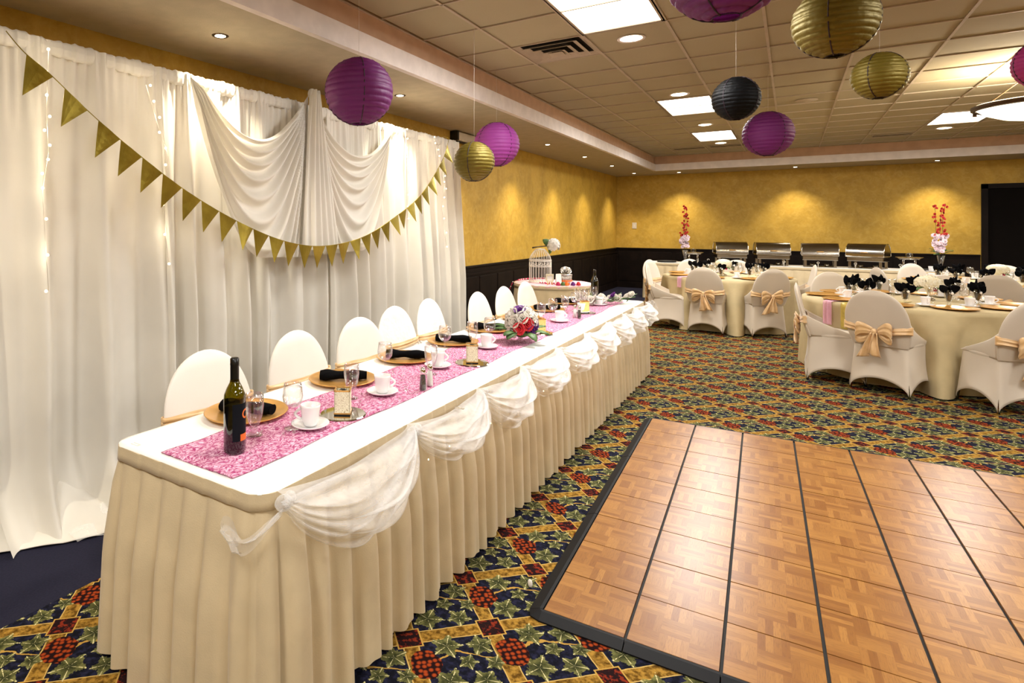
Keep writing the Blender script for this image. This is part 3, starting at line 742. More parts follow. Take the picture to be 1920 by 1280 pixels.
for (u, v) in ((252, 834), (352, 860), (860, 765)):
    p = at(u, v, HZ+.006)
    tag(MB().tube([(p.x-.02, p.y+.0, p.z), (p.x+.02, p.y, p.z)], .0022, 5).tube([(p.x-.02, p.y+.012, p.z), (p.x+.02, p.y+.012, p.z)], .0022, 5).box(p.x+.016, p.x+.022, p.y, p.y+.012, p.z-.002, p.z+.002).build('skirt_clip', M['plastic']),
        {252: 'clear plastic skirt clip at the left corner of the head table', 352: 'clear plastic skirt clip on the near edge, second from the left corner', 860: 'skirt clip on the front edge of the head table'}[u], 'clip', 'skirt clips')
def run(u, v):
    x = -1.795+u*.365+.008*sin(v*40); y = 1.245+v*5.2
    return (x, y, HZ+.0105+.0015*sin(v*160+u*9)+.0015*sin(u*50))
o = MB().grid(run, 24, 260).build('table_runner', M['runner'], solid=.002); tag(o, 'pink woven mesh runner along the head table', 'runner')
TT = HZ+.013                                        # top of runner
TC = HZ+.007                                        # top of cloth

# tulle garland along the front edge
gar = empty('tulle_garland', (HX1, HY0, HZ), 0, 'white tulle garland swagged along the front edge of the head table', 'garland')
pins = [1.26, 1.98, 2.60, 3.16, 3.76, 4.40, 5.0, 5.55, 6.05, 6.58]
for i in range(9):
    a, b = pins[i]-HY0, pins[i+1]-HY0; rs = random.Random(i); sg = .24 if i == 0 else .20+rs.uniform(-.03, .02); p1, p2 = rs.uniform(0, 6), rs.uniform(0, 6)
    def fn(u, v, a=a, b=b, sg=sg, p1=p1, p2=p2, i=i):
        y = a+(b-a)*(u+.06*sin(2*pi*u)*(v-.5)); g = 4*u*(1-u)
        top = .010-.020*g; bot = -.035-sg*g**.75
        z = top+(bot-top)*v+.006*sin(v*26+u*5+p1)*g
        x = .012+.035*min(1, v*6)+.125*g**.8*sin(pi*min(1, v*.9+.06))**.8+.014*sin(v*34+p1+3*u)*g**.4+.014*sin(v*19-u*8+p2)*g
        return (x, y, z)
    MB().grid(fn, 36, 34).build('swag', M['tulle'], gar)
    def fn2(u, v, a=a, b=b, sg=sg, p2=p2):
        y = a+(b-a)*u; g = 4*u*(1-u)
        z = -.02-sg*.85*g*v-.02*v; x = .04+.10*g*sin(pi*v)*.8+.014*sin(v*28+p2+u*6)
        return (x, y, z)
    MB().grid(fn2, 24, 22).build('swag_lining', M['tulle'], gar)
for i, p in enumerate(pins):
    MB().sphere((.04, p-HY0, -.018), .024, 14, 10, (1, 1.2, 1)).sphere((.052, p-HY0+.015, -.002), .018, 10, 8).build('gather', M['tulle'], gar)
def tail(u, v):
    t = u; x = .045-.125*t; y = .045-.105*min(1, t*1.6)-.012*sin(t*6); z = -.03-.075*sin(min(1, t*1.3)*pi*.55)+.03*t*t
    return (x+.012*sin(v*5+t*3), y-.018*sin(pi*v)-.004, z-.055*v*(.3+sin(t*pi)*.8)+.006*sin(v*11+t*7))
MB().grid(tail, 26, 12).build('tail', M['tulle'], gar)
def tail2(u, v):
    a = 2*pi*u*.85+.5; rr = .032
    return (-.055+rr*cos(a), -.062-.015*v, -.085+rr*sin(a)*.9+.035*(v-.5)*(1+.4*sin(a)))
MB().grid(tail2, 24, 8).build('tail', M['tulle'], gar)
def tail3(u, v):
    return (.06+.05*u+.03*sin(v*5), 6.56-HY0+.08*u, -.02+.05*sin(u*4)-.11*v*(1-.4*u))
MB().grid(tail3, 14, 12).build('tail', M['tulle'], gar)
for i in range(18):
    y = random.uniform(.1, 5.2); MB().sphere((.115, y, -.10-random.uniform(0, .08)), .003, 6, 5).build('fairy_bulb', M['fairy'], gar)

# stretch covered banquet chair
def chair_parts(root, cov, sash=True, seed=0, bow=True, bh=.31):
    rs = random.Random(seed)
    for sx in (-1, 1):
        for sy in (-1, 1):
            MB().tube([(sx*.185, sy*.185, .44), (sx*.222, sy*.222, .012)], .011, 8).build('leg', M['steel'], root)
    def fn(u, v):                                     # skirt of the cover, four sides
        s4 = (u*4) % 4; k = int(s4) % 4; s_ = s4-int(s4)
        C = [(-1, -1), (1, -1), (1, 1), (-1, 1)]; a = C[k]; b = C[(k+1) % 4]
        cx_, cy_ = a[0]+(b[0]-a[0])*s_, a[1]+(b[1]-a[1])*s_; g = 4*s_*(1-s_)
        e = 1-min(s_, 1-s_)*2
        hw = .205+(.240-.205)*v; rd = 1-.055*max(0, e)**8
        hz = .012+.135*g**.62; z = .465+(hz-.465)*v
        pull = .018*g*sin(pi*v)*.9
        n_ = Vector((cx_, cy_)); L_ = max(abs(cx_), abs(cy_)); f = (hw-pull)*rd
        return (cx_*f, cy_*f, z)
    MB().grid(fn, 96, 14, True).build('cover_skirt', cov, root, solid=.004)
    def seat(u, v):
        a = 2*pi*u; q = 5; c_, s_ = cos(a), sin(a); rr = (abs(c_)**q+abs(s_)**q)**(-1/q)
        k = [0, .6, .93, 1.0, 1.0, .97][min(5, int(round(v*5)))]; z = [.497, .494, .485, .472, .455, .44][min(5, int(round(v*5)))]
        return (.212*rr*c_*k, .212*rr*s_*k, z)
    MB().grid(seat, 40, 5, True).build('seat', cov, root)
    WD = .212, .036
    def w(h): return .212+.036*sin(min(1, h/.42)*pi/2) if h < .42 else .248*max(0, 1-((h-.42)/.58)**2.1)**.5
    def cen(h): return -.198-.115*h-.012*sin(h*pi)
    def back(u, v):
        h = sin(v*pi/2) if v < 1 else 1; h = v**.9 if v < .6 else 1-(1-.6**.9)*((1-v)/.4)**1.7
        a = 2*pi*u; W_ = w(h); c_, s_ = cos(a), sin(a)
        yy = W_*math.copysign(abs(s_)**.72, s_); th = .024*min(1, (1-h)*9+.12)
        z = .44+.508*h
        return (cen(h)+th*math.copysign(abs(c_)**.8, c_)+.0, yy, z)
    MB().grid(back, 44, 30, True).build('backrest', cov, root)
    def web(side):                                    # taut fabric between the back and the seat
        def f2(u, v):
            h = .46*(1-v); x_ = cen(h)+u*.40*(1-.0*v); return (x_, side*((w(h)-.004)*(1-u)+.213*u-.006*sin(pi*u)), .455+(.508*h-.015)*(1-u)**1.08*(1-.10*sin(pi*u))+.03*u*(1-v))
        return f2
    for sd in (-1, 1): MB().grid(web(sd), 12, 10).build('cover_web', cov, root, solid=.003)
    MB().box(-.252, -.205, -.19, .19, .03, .035)
    if sash:
        def band(u, v):
            a = 2*pi*u; c_, s_ = cos(a), sin(a); rear = max(0, -c_)
            h = bh-.05*(rear**2)*(1-abs(s_)*.6)+.02*abs(s_)
            z = .44+.508*h+(v-.5)*(.075-.02*rear)*(1 if bow else .55)+.004*sin(v*14+u*20)
            return (cen(h)+(.036+.006*sin(v*12))*math.copysign(abs(c_)**.8, c_), (w(h)+.012)*math.copysign(abs(s_)**.8, s_), z)
        sb = MB().grid(band, 60, 8, True).build('sash', M['satin'], root, solid=.004)
        if bow:
            x0 = cen(.28)-.05; z0 = .575; jt = rs.uniform(-.03, .03)
            for sd in (-1, 1):
                A = rs.uniform(.115, .145); dr = rs.uniform(.02, .07); pz = rs.uniform(.8, 1.2)
                def loop(u, v, sd=sd, A=A, dr=dr, pz=pz):
                    t = 2*pi*u; rr = sin(t/2); yy = sd*(.012+A*rr*(1 if u < .5 else .98)); zz = z0+.035*sin(t)*pz-dr*rr+.02*rr
                    wd = (.035+.05*rr)
                    return (x0-.03*sin(t)*.6-.015*rr+.006*sin(v*15), yy, zz+(v-.5)*wd*1.6-.01*rr)
                MB().grid(loop, 24, 8).build('bow_loop', M['satin'], sb, solid=.003)
                Lt = rs.uniform(.20, .30); sp = rs.uniform(.02, .06)
                def tl(u, v, sd=sd, Lt=Lt, sp=sp):
                    return (x0-.018-.012*sin(u*3+sd)-.012*sin(v*9+u*3), sd*(.006+sp*u)+(v-.5)*(.03+.075*u)+jt*u, z0-.01-Lt*u-.02*v*u*sd)
                MB().grid(tl, 14, 10).build('bow_tail', M['satin'], sb, solid=.003)
            MB().sphere((x0-.02, 0, z0), .024, 12, 8, (.8, .9, 1.2)).build('knot', M['satin'], sb)
    return root
ord_ = ['nearest', 'second nearest', 'third from the near end', 'fourth from the near end with embossed lace cover', 'fifth from the near end with embossed lace cover', 'sixth from the near end', 'seventh from the near end', 'farthest']
HCY = [1.80, 2.43, 2.99, 3.56, 4.10, 4.76, 5.33, 5.90]
HCX = [-1.95, -1.96, -1.96, -2.06, -2.08, -1.97, -1.97, -1.98]
base = chair_parts(empty('banquet_chair', (HCX[0], HCY[0], 0), .0, 'white covered chair at the head table, nearest', 'chair', 'chairs behind the head table'), M['spandex'], True, 1, False, .47)
lace = None
for i in range(1, 8):
    lab = 'white covered chair at the head table, '+ord_[i]
    rz = [0, .03, -.04, .0, .06, .02, .0, -.03][i]
    if i in (3, 4):
        if lace is None: lace = chair_parts(empty('banquet_chair', (HCX[i], HCY[i], 0), rz, lab, 'chair', 'chairs behind the head table'), M['cover_lace'], True, 5, False, .46)
        else: copy_tree(lace, (HCX[i], HCY[i], 0), rz, lab)
    else: copy_tree(base, (HCX[i], HCY[i], 0), rz, lab)

# ------------------------------------------------------------------ round tables
def round_table(c, r, lab, cm, seed, chairs=(), zt=.76, folds=10):
    cx_, cy_ = c
    t = empty('round_table', (cx_, cy_, 0), 0, 'round banquet table '+lab, 'table', 'round banquet tables')
    MB().lathe([(0, zt-.03), (r-.02, zt-.03), (r-.02, zt-.006), (0, zt-.006)], 40).build('table_top', M['tablewood'], t)
    for k in range(4):
        a = k*pi/2+.7; MB().tube([(.35*r*cos(a), .35*r*sin(a), 0), (.35*r*cos(a), .35*r*sin(a), zt-.03)], .014, 8).build('leg', M['steel'], t)
    rs = random.Random(seed); ph = [rs.uniform(0, 6) for _ in range(4)]
    cang = []
    for l_, t_ in chairs:
        q_ = lt(l_, t_); cang.append((atan2(q_[1]-cy_, q_[0]-cx_), math.dist(q_, c)))
    def fn(u, v):
        a = 2*pi*u
        if v <= .3: q = v/.3; return (r*q*cos(a), r*q*sin(a), zt)
        w_ = (v-.3)/.7; f = .5+.5*sin(folds*a+ph[0]+.5*sin(2*a+ph[1])); f = f**1.4
        rr = r+.012*sin(pi*min(1, w_*3))-.16*w_**.8*(1-f)+.05*w_*f-.06*w_
        if cang:
            pu = max(math.exp(-(abs((a-ca+pi) % (2*pi)-pi)/.27)**4) for ca, dd in cang)
            ds = [(a-ca+pi) % (2*pi)-pi for ca, dd in cang]; pp = min([x for x in ds if x > 0] or [9]); nn = min([-x for x in ds if x <= 0] or [9])
            bt_ = 1/(1+math.exp((max(pp, nn)-.62)*18))
            rr = rr*pu+(r+.012+.04*w_*f+.20*bt_*w_**.8*(.55+.45*f))*(1-pu)
            rr = max(rr, r-.03)
        z = zt-.0-(zt-.012)*w_ if w_ > 0 else zt
        return (rr*cos(a), rr*sin(a), z)
    o = MB().grid(fn, 420, 26, True).build('tablecloth', M[cm], loc=(cx_, cy_, 0)); tag(o, 'cream floor length round tablecloth '+lab, 'tablecloth', 'round tablecloths')
    return t
T1 = lt(5.30, 9.10); T2 = lt(5.46, 6.11); T3 = lt(8.15, 7.95)
round_table(T1, .88, 'farther left, in front of the buffet', 'cream_cloth', 11, [(4.54, 8.34), (5.25, 8.02), (4.12, 9.05), (6.32, 8.75), (4.62, 10.1), (5.35, 10.25), (5.98, 10.0)])
round_table(T2, .91, 'nearest right, beyond the dance floor', 'cream_cloth', 12, [(4.49, 5.36), (5.17, 4.70), (4.30, 6.02), (5.62, 7.38), (6.50, 6.85)])
round_table(T3, .91, 'behind the nearest one, at the right edge', 'cream_cloth', 13, [(7.32, 7.05), (8.15, 9.05), (6.98, 8.25), (9.1, 8.65)])
def wang(l, t_): p = lt(l, t_); return atan2(p[1], p[0])
def gchair(l, t_, tc, lab, grp, seed, ang=None):
    x, y = lt(l, t_); a = atan2(tc[1]-y, tc[0]-x) if ang is None else ang
    # l,t give the middle of the back feet: move the origin forward
    x += .235*cos(a); y += .235*sin(a)
    if seed in PROTO: return copy_tree(PROTO[seed], (x, y, 0), a, lab, grp)
    PROTO[seed] = chair_parts(empty('banquet_chair', (x, y, 0), a, lab, 'chair', grp), M['spandex_shaded'], True, seed)
    return PROTO[seed]
PROTO = {}
g1, g2, g3 = 'chairs around the far left round table', 'chairs around the nearest round table', 'chairs around the round table at the right edge'
gchair(4.54, 8.34, T1, 'chair seen from behind at the far left table, left of the two backs facing us', g1, 21)
gchair(5.25, 8.02, T1, 'chair seen from behind at the far left table, right of the two backs', g1, 22)
gchair(4.12, 9.05, T1, 'chair seen edge on at the left end of the far left table', g1, 23, wang(.86, -.50))
gchair(6.38, 8.85, T1, 'chair leaning to the right at the right end of the far left table', g1, 21, wang(-.88, .48))
gchair(4.62, 10.1, T1, 'chair back facing us behind the left side of the far left table', g1, 22)
gchair(5.35, 10.25, T1, 'chair back facing us behind the white flowers of the far left table', g1, 23)
gchair(5.98, 10.0, T1, 'chair back facing us behind the right side of the far left table', g1, 21)
gchair(4.49, 5.36, T2, 'chair with satin bow seen from behind, nearest left at the near table', g2, 22, atan2(lt(.89, .46)[1], lt(.89, .46)[0]))
gchair(5.17, 4.70, T2, 'chair with long satin bow seen from behind, cut by the right edge', g2, 23)
gchair(4.30, 6.02, T2, 'chair seen from its side at the left end of the near table', g2, 21, wang(.82, -.56))
gchair(4.72, 7.0, T2, 'hidden chair at the rear left of the near table', g2, 22) if False else None
gchair(5.62, 7.38, T2, 'chair back facing us behind the left side of the near table', g2, 23)
gchair(6.50, 6.85, T2, 'chair back facing us right of the white flowers of the near table', g2, 21)
gchair(7.32, 7.05, T3, 'grey shaded chair back at the right edge table, behind the near table', g3, 22)
gchair(8.15, 9.05, T3, 'white chair back facing us behind the white hydrangea of the near table', g3, 23)
gchair(6.98, 8.25, T3, 'chair seen edge on left of the right edge table', g3, 21)
gchair(9.1, 8.65, T3, 'white chair back at the far right behind the second hydrangea', g3, 22)

# overlays (gold organza and pink tulle falling over the left side of the round tables)
def overlay(c, r, ang, wdt, drop, m, nm, lab, zt=.763, off=0):
    cx_, cy_ = c; n = Vector((cos(ang), sin(ang))); tdir = Vector((-n.y, n.x)); L0 = r*.75
    def fn(u, v):
        w_ = (u-.5)*wdt+off; rim = sqrt(max(.01, r*r-w_*w_)); s_ = v*(L0+drop)
        if s_ < L0: rr = rim-L0+s_; z = zt+.002
        else: rr = rim+.010+.012*sin(u*13); z = zt-(s_-L0)
        p = n*rr+tdir*w_; return (cx_+p.x, cy_+p.y, z+.002*sin(u*9))
    o = MB().grid(fn, 24, 40).build(nm, M[m], solid=.002); tag(o, lab, 'table runner', 'organza overlays on the round tables'); return o
overlay(T1, .885, wang(-.86, -.50), .20, .17, 'goldcloth', 'gold_overlay', 'olive gold organza falling over the left edge of the far left table')
overlay(T1, .885, wang(-.96, -.28), .09, .16, 'tullep', 'pink_overlay', 'pink tulle strip beside the gold organza of the far left table')
overlay(T2, .915, wang(-.93, -.36), .24, .26, 'goldcloth', 'gold_overlay', 'olive gold organza falling over the left edge of the near table')
overlay(T2, .915, wang(-1, -.08), .10, .24, 'tullep', 'pink_overlay', 'pink tulle strip beside the gold organza of the near table')
# ------------------------------------------------------------------ tableware makers
def mk_charger(loc, lab, grp):
    r = empty('charger_plate', loc, 0, lab, 'plate', grp)
    MB().lathe([(0, .004), (.105, .004), (.112, .007), (.155, .013), (.168, .017), (.172, .016), (.165, .009), (.11, .001), (0, 0)], 48).build('plate', M['charger'], r)
    return r
def mk_napkin(loc, rz, lab, grp):
    def fn(u, v):
        a = 2*pi*v; x = (u-.5)*.235; e = 1-.10*abs(2*u-1)**6
        rr = .024*(1+.10*sin(a*2+u*4)+.05*sin(a*5+u*17))*e*(1+.12*sin(u*11))
        return (x, rr*1.5*cos(a), .024+rr*.95*sin(a))
    q = MB().grid(fn, 30, 18)
    q.add([(-.1175, .03*cos(2*pi*k/12), .024+.02*sin(2*pi*k/12)) for k in range(12)], [tuple(range(12))])
    q.add([(.1175, .03*cos(2*pi*k/12), .024+.02*sin(2*pi*k/12)) for k in range(12)], [tuple(range(12))])
    o = q.build('rolled_napkin', M['napkin'], loc=loc); o.rotation_euler.z = rz
    return tag(o, lab, 'napkin', grp)
def mk_wine(loc, lab, grp, h=.175):
    r = empty('wine_glass', loc, 0, lab, 'glass', grp)
    MB().lathe([(0, .001), (.033, .002), (.034, .004), (.012, .008), (.0045, .014), (.004, .075), (.006, .082)], 28).build('stem', M['glass'], r)
    MB().lathe([(.006, .082), (.022, .088), (.036, .105), (.040, .125), (.037, .15), (.033, h), (.0315, h), (.0355, .15), (.038, .125), (.034, .107), (.02, .092), (0, .088)], 32).build('bowl', M['glass'], r)
    return r
def mk_goblet(loc, lab, grp, h=.155):
    r = empty('water_goblet', loc, 0, lab, 'glass', grp)
    MB().lathe([(0, .002), (.031, .002), (.032, .005), (.014, .012), (.009, .02), (.012, .03), (.009, .034)], 28).build('foot', M['glass'], r)
    MB().lathe([(.009, .034), (.020, .045), (.030, .075), (.035, .11), (.0335, h), (.032, h), (.033, .11), (.028, .077), (.017, .049), (0, .043)], 32).build('bowl', M['glass'], r)
    return r
def mk_cup(loc, rz, lab, grp):
    r = empty('cup_and_saucer', loc, rz, lab, 'cup', grp)
    MB().lathe([(0, .004), (.03, .004), (.036, .008), (.062, .013), (.073, .019), (.0745, .017), (.062, .008), (.03, .0), (0, 0)], 40).build('saucer', M['china'], r)
    MB().lathe([(0, .008), (.024, .008), (.027, .012), (.033, .03), (.0385, .08), (.0395, .088), (.037, .088), (.034, .05), (.027, .018), (0, .014)], 36).build('cup', M['china'], r)
    MB().tube([(.035+.024*sin(pi*k/10)*1.0, 0, .074-.042*k/10) for k in range(11)], [.0055]*11, 8).build('handle', M['china'], r)
    return r
def mk_candle(loc, rz, mat_, lab):
    r = empty('candle_lantern', loc, rz, lab, 'candle holder', 'square filigree candle holders')
    w = .032; h = .098
    for k in range(4):
        q = MB().box(-w, w, -w, -w+.003, .008, h); q.xf(Matrix.Rotation(k*pi/2, 4, 'Z')); q.build('panel', mat_, r, False)
    MB().box(-w-.001, w+.001, -w-.001, w+.001, 0, .004).build('base', M['blackp'], r, False)
    MB().box(-w-.002, w+.002, -w-.002, w+.002, .004, .009).build('foot_rim', M['charger'], r, False)
    q = MB()
    for k in range(4):
        q2 = MB().box(-w-.002, w+.002, -w-.002, -w+.004, h-.002, h+.003); q2.xf(Matrix.Rotation(k*pi/2, 4, 'Z')); q.add(q2.v, q2.f)
    q.build('top_rim', M['charger'], r, False)
    MB().lathe([(0, .045), (.019, .045), (.021, .04), (.021, .008), (0, .008)], 20).build('tealight', M['petal'], r)
    q = MB()
    for k in range(5):
        a = k*1.3; q.tube([(.012*cos(a+t)*t/2, .012*sin(a+t)*t/2, h-.001) for t in [0, .6, 1.2, 1.8, 2.4]], .0018, 5)
    q.build('scroll_top', M['blackp'], r)
    return r
def mk_mirror(loc, lab):
    r = empty('round_mirror', loc, 0, lab, 'mirror', 'round mirrors under the candle holders')
    MB().lathe([(0, .004), (.092, .004), (.096, .001), (.094, 0), (0, 0)], 48).build('mirror_disc', M['mirror'], r, False)
    return r
def mk_shaker(loc, fill, lab):
    r = empty('shaker', loc, 0, lab, 'shaker', 'glass salt and pepper shakers')
    MB().lathe([(0, .002), (.018, .001), (.017, .03), (.013, .075), (.0115, .085)], 10).build('jar', M['glass'], r, False)
    MB().lathe([(0, .004), (.0155, .004), (.0145, .03), (.011, .072), (0, .072)], 10).build('filling', M[fill], r)
    MB().lathe([(.0125, .083), (.0135, .088), (.012, .1), (.007, .107), (0, .108)], 18).build('cap', M['chrome'], r)
    return r
def P(u, v, z=TT): return tuple(at(u, v, z))
# head table settings
CH = [1.70, 2.34, 2.93, 3.52, 4.10, 4.75, 5.36, 5.96]
sn = ['nearest', 'second', 'third', 'fourth', 'fifth', 'sixth', 'seventh', 'farthest']
c0 = n0 = w0 = g0 = k0 = None
for i, y in enumerate(CH):
    lc = (-1.865, y, TC+.006); lab = 'gold charger plate of the %s place on the head table' % sn[i]
    c0 = copy_tree(c0, lc, label=lab) if c0 else mk_charger(lc, lab, 'gold charger plates on the head table'); 
    lab = 'black rolled napkin on the %s charger of the head table' % sn[i]; ln = (-1.86, y, TC+.011)
    if n0: copy_tree(n0, ln, YAW+[0, .0, -.12, -.25, -.2, 0, .1, 0][i], label=lab)
    else: n0 = mk_napkin(ln, YAW-.3, lab, 'black rolled napkins')
goblets = [P(477, 816), P(659, 747), P(808, 702), P(886, 648)]+[(-1.66, y-.10, TT) for y in CH[4:]]
wines = [P(549, 803), P(722, 705), P(834, 665), P(918, 645)]+[(-1.62, y+.06, TT) for y in CH[4:]]
cups = [P(582, 800), P(717, 738), P(821, 688), P(912, 652)]+[(-1.55, y+.02, TT) for y in CH[4:]]
hr = [pi+YAW+.1, YAW+.1, YAW+.2, YAW+.2, YAW, YAW, YAW, YAW]
for i in range(8):
    lab = 'clear stemmed water goblet of the %s place on the head table' % sn[i]
    g0 = copy_tree(g0, goblets[i], label=lab) if g0 else mk_goblet(goblets[i], lab, 'water goblets on the head table')
    lab = 'round bowled wine glass of the %s place on the head table' % sn[i]
    w0 = copy_tree(w0, wines[i], label=lab) if w0 else mk_wine(wines[i], lab, 'wine glasses on the head table')
    lab = 'white coffee cup on saucer at the %s place of the head table' % sn[i]
    k0 = copy_tree(k0, cups[i], hr[i], label=lab) if k0 else mk_cup(cups[i], hr[i], lab, 'white cups and saucers')
for (u, v, mt, lab, rz) in ((643, 776, 'fil', 'cream filigree candle holder on its mirror, nearest on the head table', .55), (885, 680, 'fil', 'cream filigree candle holder before the bouquet', .5), (1013, 624, 'filg', 'amber glowing filigree candle holder just behind the bouquet', .6), (1096, 586, 'filg', 'amber glowing filigree candle holder farthest on the head table', .6)):
    p = at(u, v, TT); mk_mirror(tuple(p), 'round mirror under the '+lab.split(' on its')[0]+(' nearest the camera' if 'its' in lab else ''))
    mk_candle((p.x, p.y, p.z+.005), rz, M[mt], lab)
mk_shaker(P(793, 731), 'pepper', 'pepper shaker standing left of the salt on the near half of the runner')
mk_shaker(P(806, 723), 'salt', 'salt shaker standing right of the pepper on the near half of the runner')
mk_shaker(P(1078, 595), 'salt', 'salt shaker beside the farthest amber candle holder')
mk_shaker(P(1086, 597), 'pepper', 'pepper shaker beside the farthest amber candle holder')
# scattered acrylic crystals
q = MB(); rs = random.Random(5)
for i in range(150):
    x = rs.uniform(-1.77, -1.44); y = rs.uniform(1.4, 6.3) if i > 50 else rs.uniform(2.2, 3.4)
    if min((x+1.865)**2+(y-c)**2 for c in CH) < .032: continue
    s_ = rs.uniform(.005, .009); a = rs.uniform(0, 6)
    q.add([(x+s_*cos(a+k*pi/2), y+s_*sin(a+k*pi/2), TT+s_*.7) for k in range(4)]+[(x, y, TT+s_*1.5), (x, y, TT)], [(0, 1, 4), (1, 2, 4), (2, 3, 4), (3, 0, 4), (1, 0, 5), (2, 1, 5), (3, 2, 5), (0, 3, 5)])
o = q.build('crystal_scatter', M['cello'], smooth=False); o['kind'] = 'stuff'; tag(o, 'clear acrylic crystals scattered over the pink runner', 'crystals')
# wine bottles
def mk_bottle(loc, rz, lab, glass, print_):
    r = empty('wine_bottle', loc, rz, lab, 'bottle')
    s_ = 1.0
    MB().lathe([(0, .012), (.022, .004), (.034, .001), (.0375, .008), (.0375, .185), (.036, .20), (.027, .222), (.0175, .24), (.0145, .255), (.0135, .30), (.0135, .313)], 40).build('glass_body', M[glass], r)
    MB().lathe([(0, .016), (.034, .01), (.0355, .012), (.0355, .158 if print_ else .12), (0, .158 if print_ else .12)], 32).build('wine', M['wine'], r)
    if print_: MB().lathe([(.0150, .243), (.0152, .3), (.0158, .303), (.0152, .306), (.0155, .322), (.012, .325), (0, .325)], 28).build('capsule', M['capsule'], r)
    else: MB().lathe([(.0138, .295), (.016, .297), (.016, .31), (.012, .314), (.011, .30)], 28).build('lip', M[glass], r)
    if print_:
        def lb(rad, a0, a1, z0, z1): return lambda u, v: (rad*cos(a0+(a1-a0)*u), rad*sin(a0+(a1-a0)*u), z0+(z1-z0)*v)
        L_ = MB().grid(lb(.0379, -1.35, 1.35, .045, .172), 30, 2).build('label', M['label_b'], r)
        MB().grid(lb(.0383, -.62, .62, .045, .068), 16, 1).build('orange_block', M['orange'], L_)
        q = MB(); n = 26
        vs = []
        for k in range(n+1):
            t = .55+k/n*(2*pi-1.1)
            for rr in (.0105, .0165):
                a = (rr*cos(t))/.0383; vs.append((.0384*cos(a), .0384*sin(a), .135+rr*sin(t)))
        q.add(vs, [(2*k, 2*k+1, 2*k+3, 2*k+2) for k in range(n)]).build('letter_c', M['orange'], L_)
    return r
p = at(440, 846, TT); mk_bottle(tuple(p), atan2(-p.y, -p.x)+1.15, 'tall wine bottle with black and orange label on the near end of the runner', 'bottle', True)
mk_bottle(tuple(at(1115, 561, TC+.006)), 0, 'unlabelled dark green wine bottle at the far end of the head table', 'bottle2', False)

# flowers
def rose(q, c, d, r, n=3, seed=0):
    rs = random.Random(seed); d = Vector(d).normalized(); a = d.cross(Vector((0, 0, 1)));
    a = a.normalized() if a.length > .05 else Vector((1, 0, 0)); b = d.cross(a); c = Vector(c)
    for ring in range(n):
        k = 3+ring; rr = r*(.35+.65*ring/(n-1)); op = .25+.55*ring/(n-1)
        for i in range(k):
            t0 = 2*pi*i/k+ring*.7+rs.uniform(-.2, .2); w_ = 2*pi/k*1.25
            def fn(u, v):
                t = t0+(u-.5)*w_; e = v; cup = rr*(.25+op*e)*(1+.06*sin(u*9)); hh = r*(.95-.25*ring/(n-1))*e-(.12*rr*((2*u-1)**2))*e
                if e > .8: cup += rr*.12
                return tuple(c+(a*cos(t)+b*sin(t))*cup+d*(hh-r*.3))
            q.grid(fn, 4, 3)
    return q
def petalball(q, c, r, n, pr, seed, sc=(1, 1, .8)):
    rs = random.Random(seed)
    for i in range(n):
        z = rs.uniform(-.5, 1); a = rs.uniform(0, 2*pi); h = sqrt(max(0, 1-z*z)); d = Vector((h*cos(a), h*sin(a), z))
        p = Vector(c)+Vector((d.x*sc[0], d.y*sc[1], d.z*sc[2]))*r; t = d.cross(Vector((.3, .2, 1))).normalized(); b = d.cross(t)
        for k in range(4):
            an = k*pi/2+rs.uniform(0, 1); u = t*cos(an)+b*sin(an); w = t*cos(an+1.57)+b*sin(an+1.57)
            q.add([p, p+u*pr*.8+w*pr*.4+d*pr*.25, p+u*pr*1.15+d*pr*.05, p+u*pr*.8-w*pr*.4+d*pr*.25], [(0, 1, 2, 3)])
    return q
def leaf(q, c, d, L_, w_, up=(0, 0, 1)):
    c = Vector(c); d = Vector(d).normalized(); s_ = d.cross(Vector(up)).normalized(); n_ = s_.cross(d)
    def fn(u, v): 
        g = sin(pi*min(1, u*.97+.03))**.7; return tuple(c+d*L_*u+s_*(v-.5)*w_*g+n_*(.12*L_*sin(pi*u)-abs(v-.5)*w_*.25))
    return q.grid(fn, 8, 4)
bq = empty('rose_bouquet', tuple(at(975, 643, TT)), 0, 'round bouquet of white, red and purple roses lying on the head table', 'bouquet')
bq.scale = (1.35, 1.35, 1.5); bl = bq.location; rs = random.Random(9)
cam_d = (Vector((0, 0, CAMZ))-bl).normalized(); side = cam_d.cross(Vector((0, 0, 1))).normalized()
heads = []; C0 = Vector((0, .02, .085))
for i in range(40):
    z = 1-2*(i+.5)/40; a = i*2.39996; h = sqrt(1-z*z); d = Vector((h*cos(a), h*sin(a), z))
    if z < -.55: continue
    heads.append((C0+d*.068, d))
kinds = ['petal', 'petal', 'purple', 'petal', 'petal', 'petal', 'red', 'petal', 'petal', 'purple', 'petal', 'red']
for i, (p_, d_) in enumerate(heads):
    q = rose(MB(), p_, d_, .026, 3, i); o = q.build('rose', M['petal2' if kinds[i % 12] == 'petal' else kinds[i % 12]], bq, solid=.001)
    if kinds[i % 12] != 'petal': o['label'] = kinds[i % 12]+' rose'
MB().sphere(tuple(C0), .062, 14, 10).build('foliage_core', M['leafg'], bq)
for i in range(12):
    a = rs.uniform(0, 6.28); leaf(MB(), C0+Vector((.05*cos(a), .05*sin(a), -.03)), (cos(a), sin(a), rs.uniform(-.35, .25)), .085, .05).build('leaf', M['leafg'], bq, solid=.001)
MB().tube([(0, .05, .07), (-.05, .16, .03), (-.07, .2, .012)], .012, 8).build('stem_bundle', M['leafg'], bq)
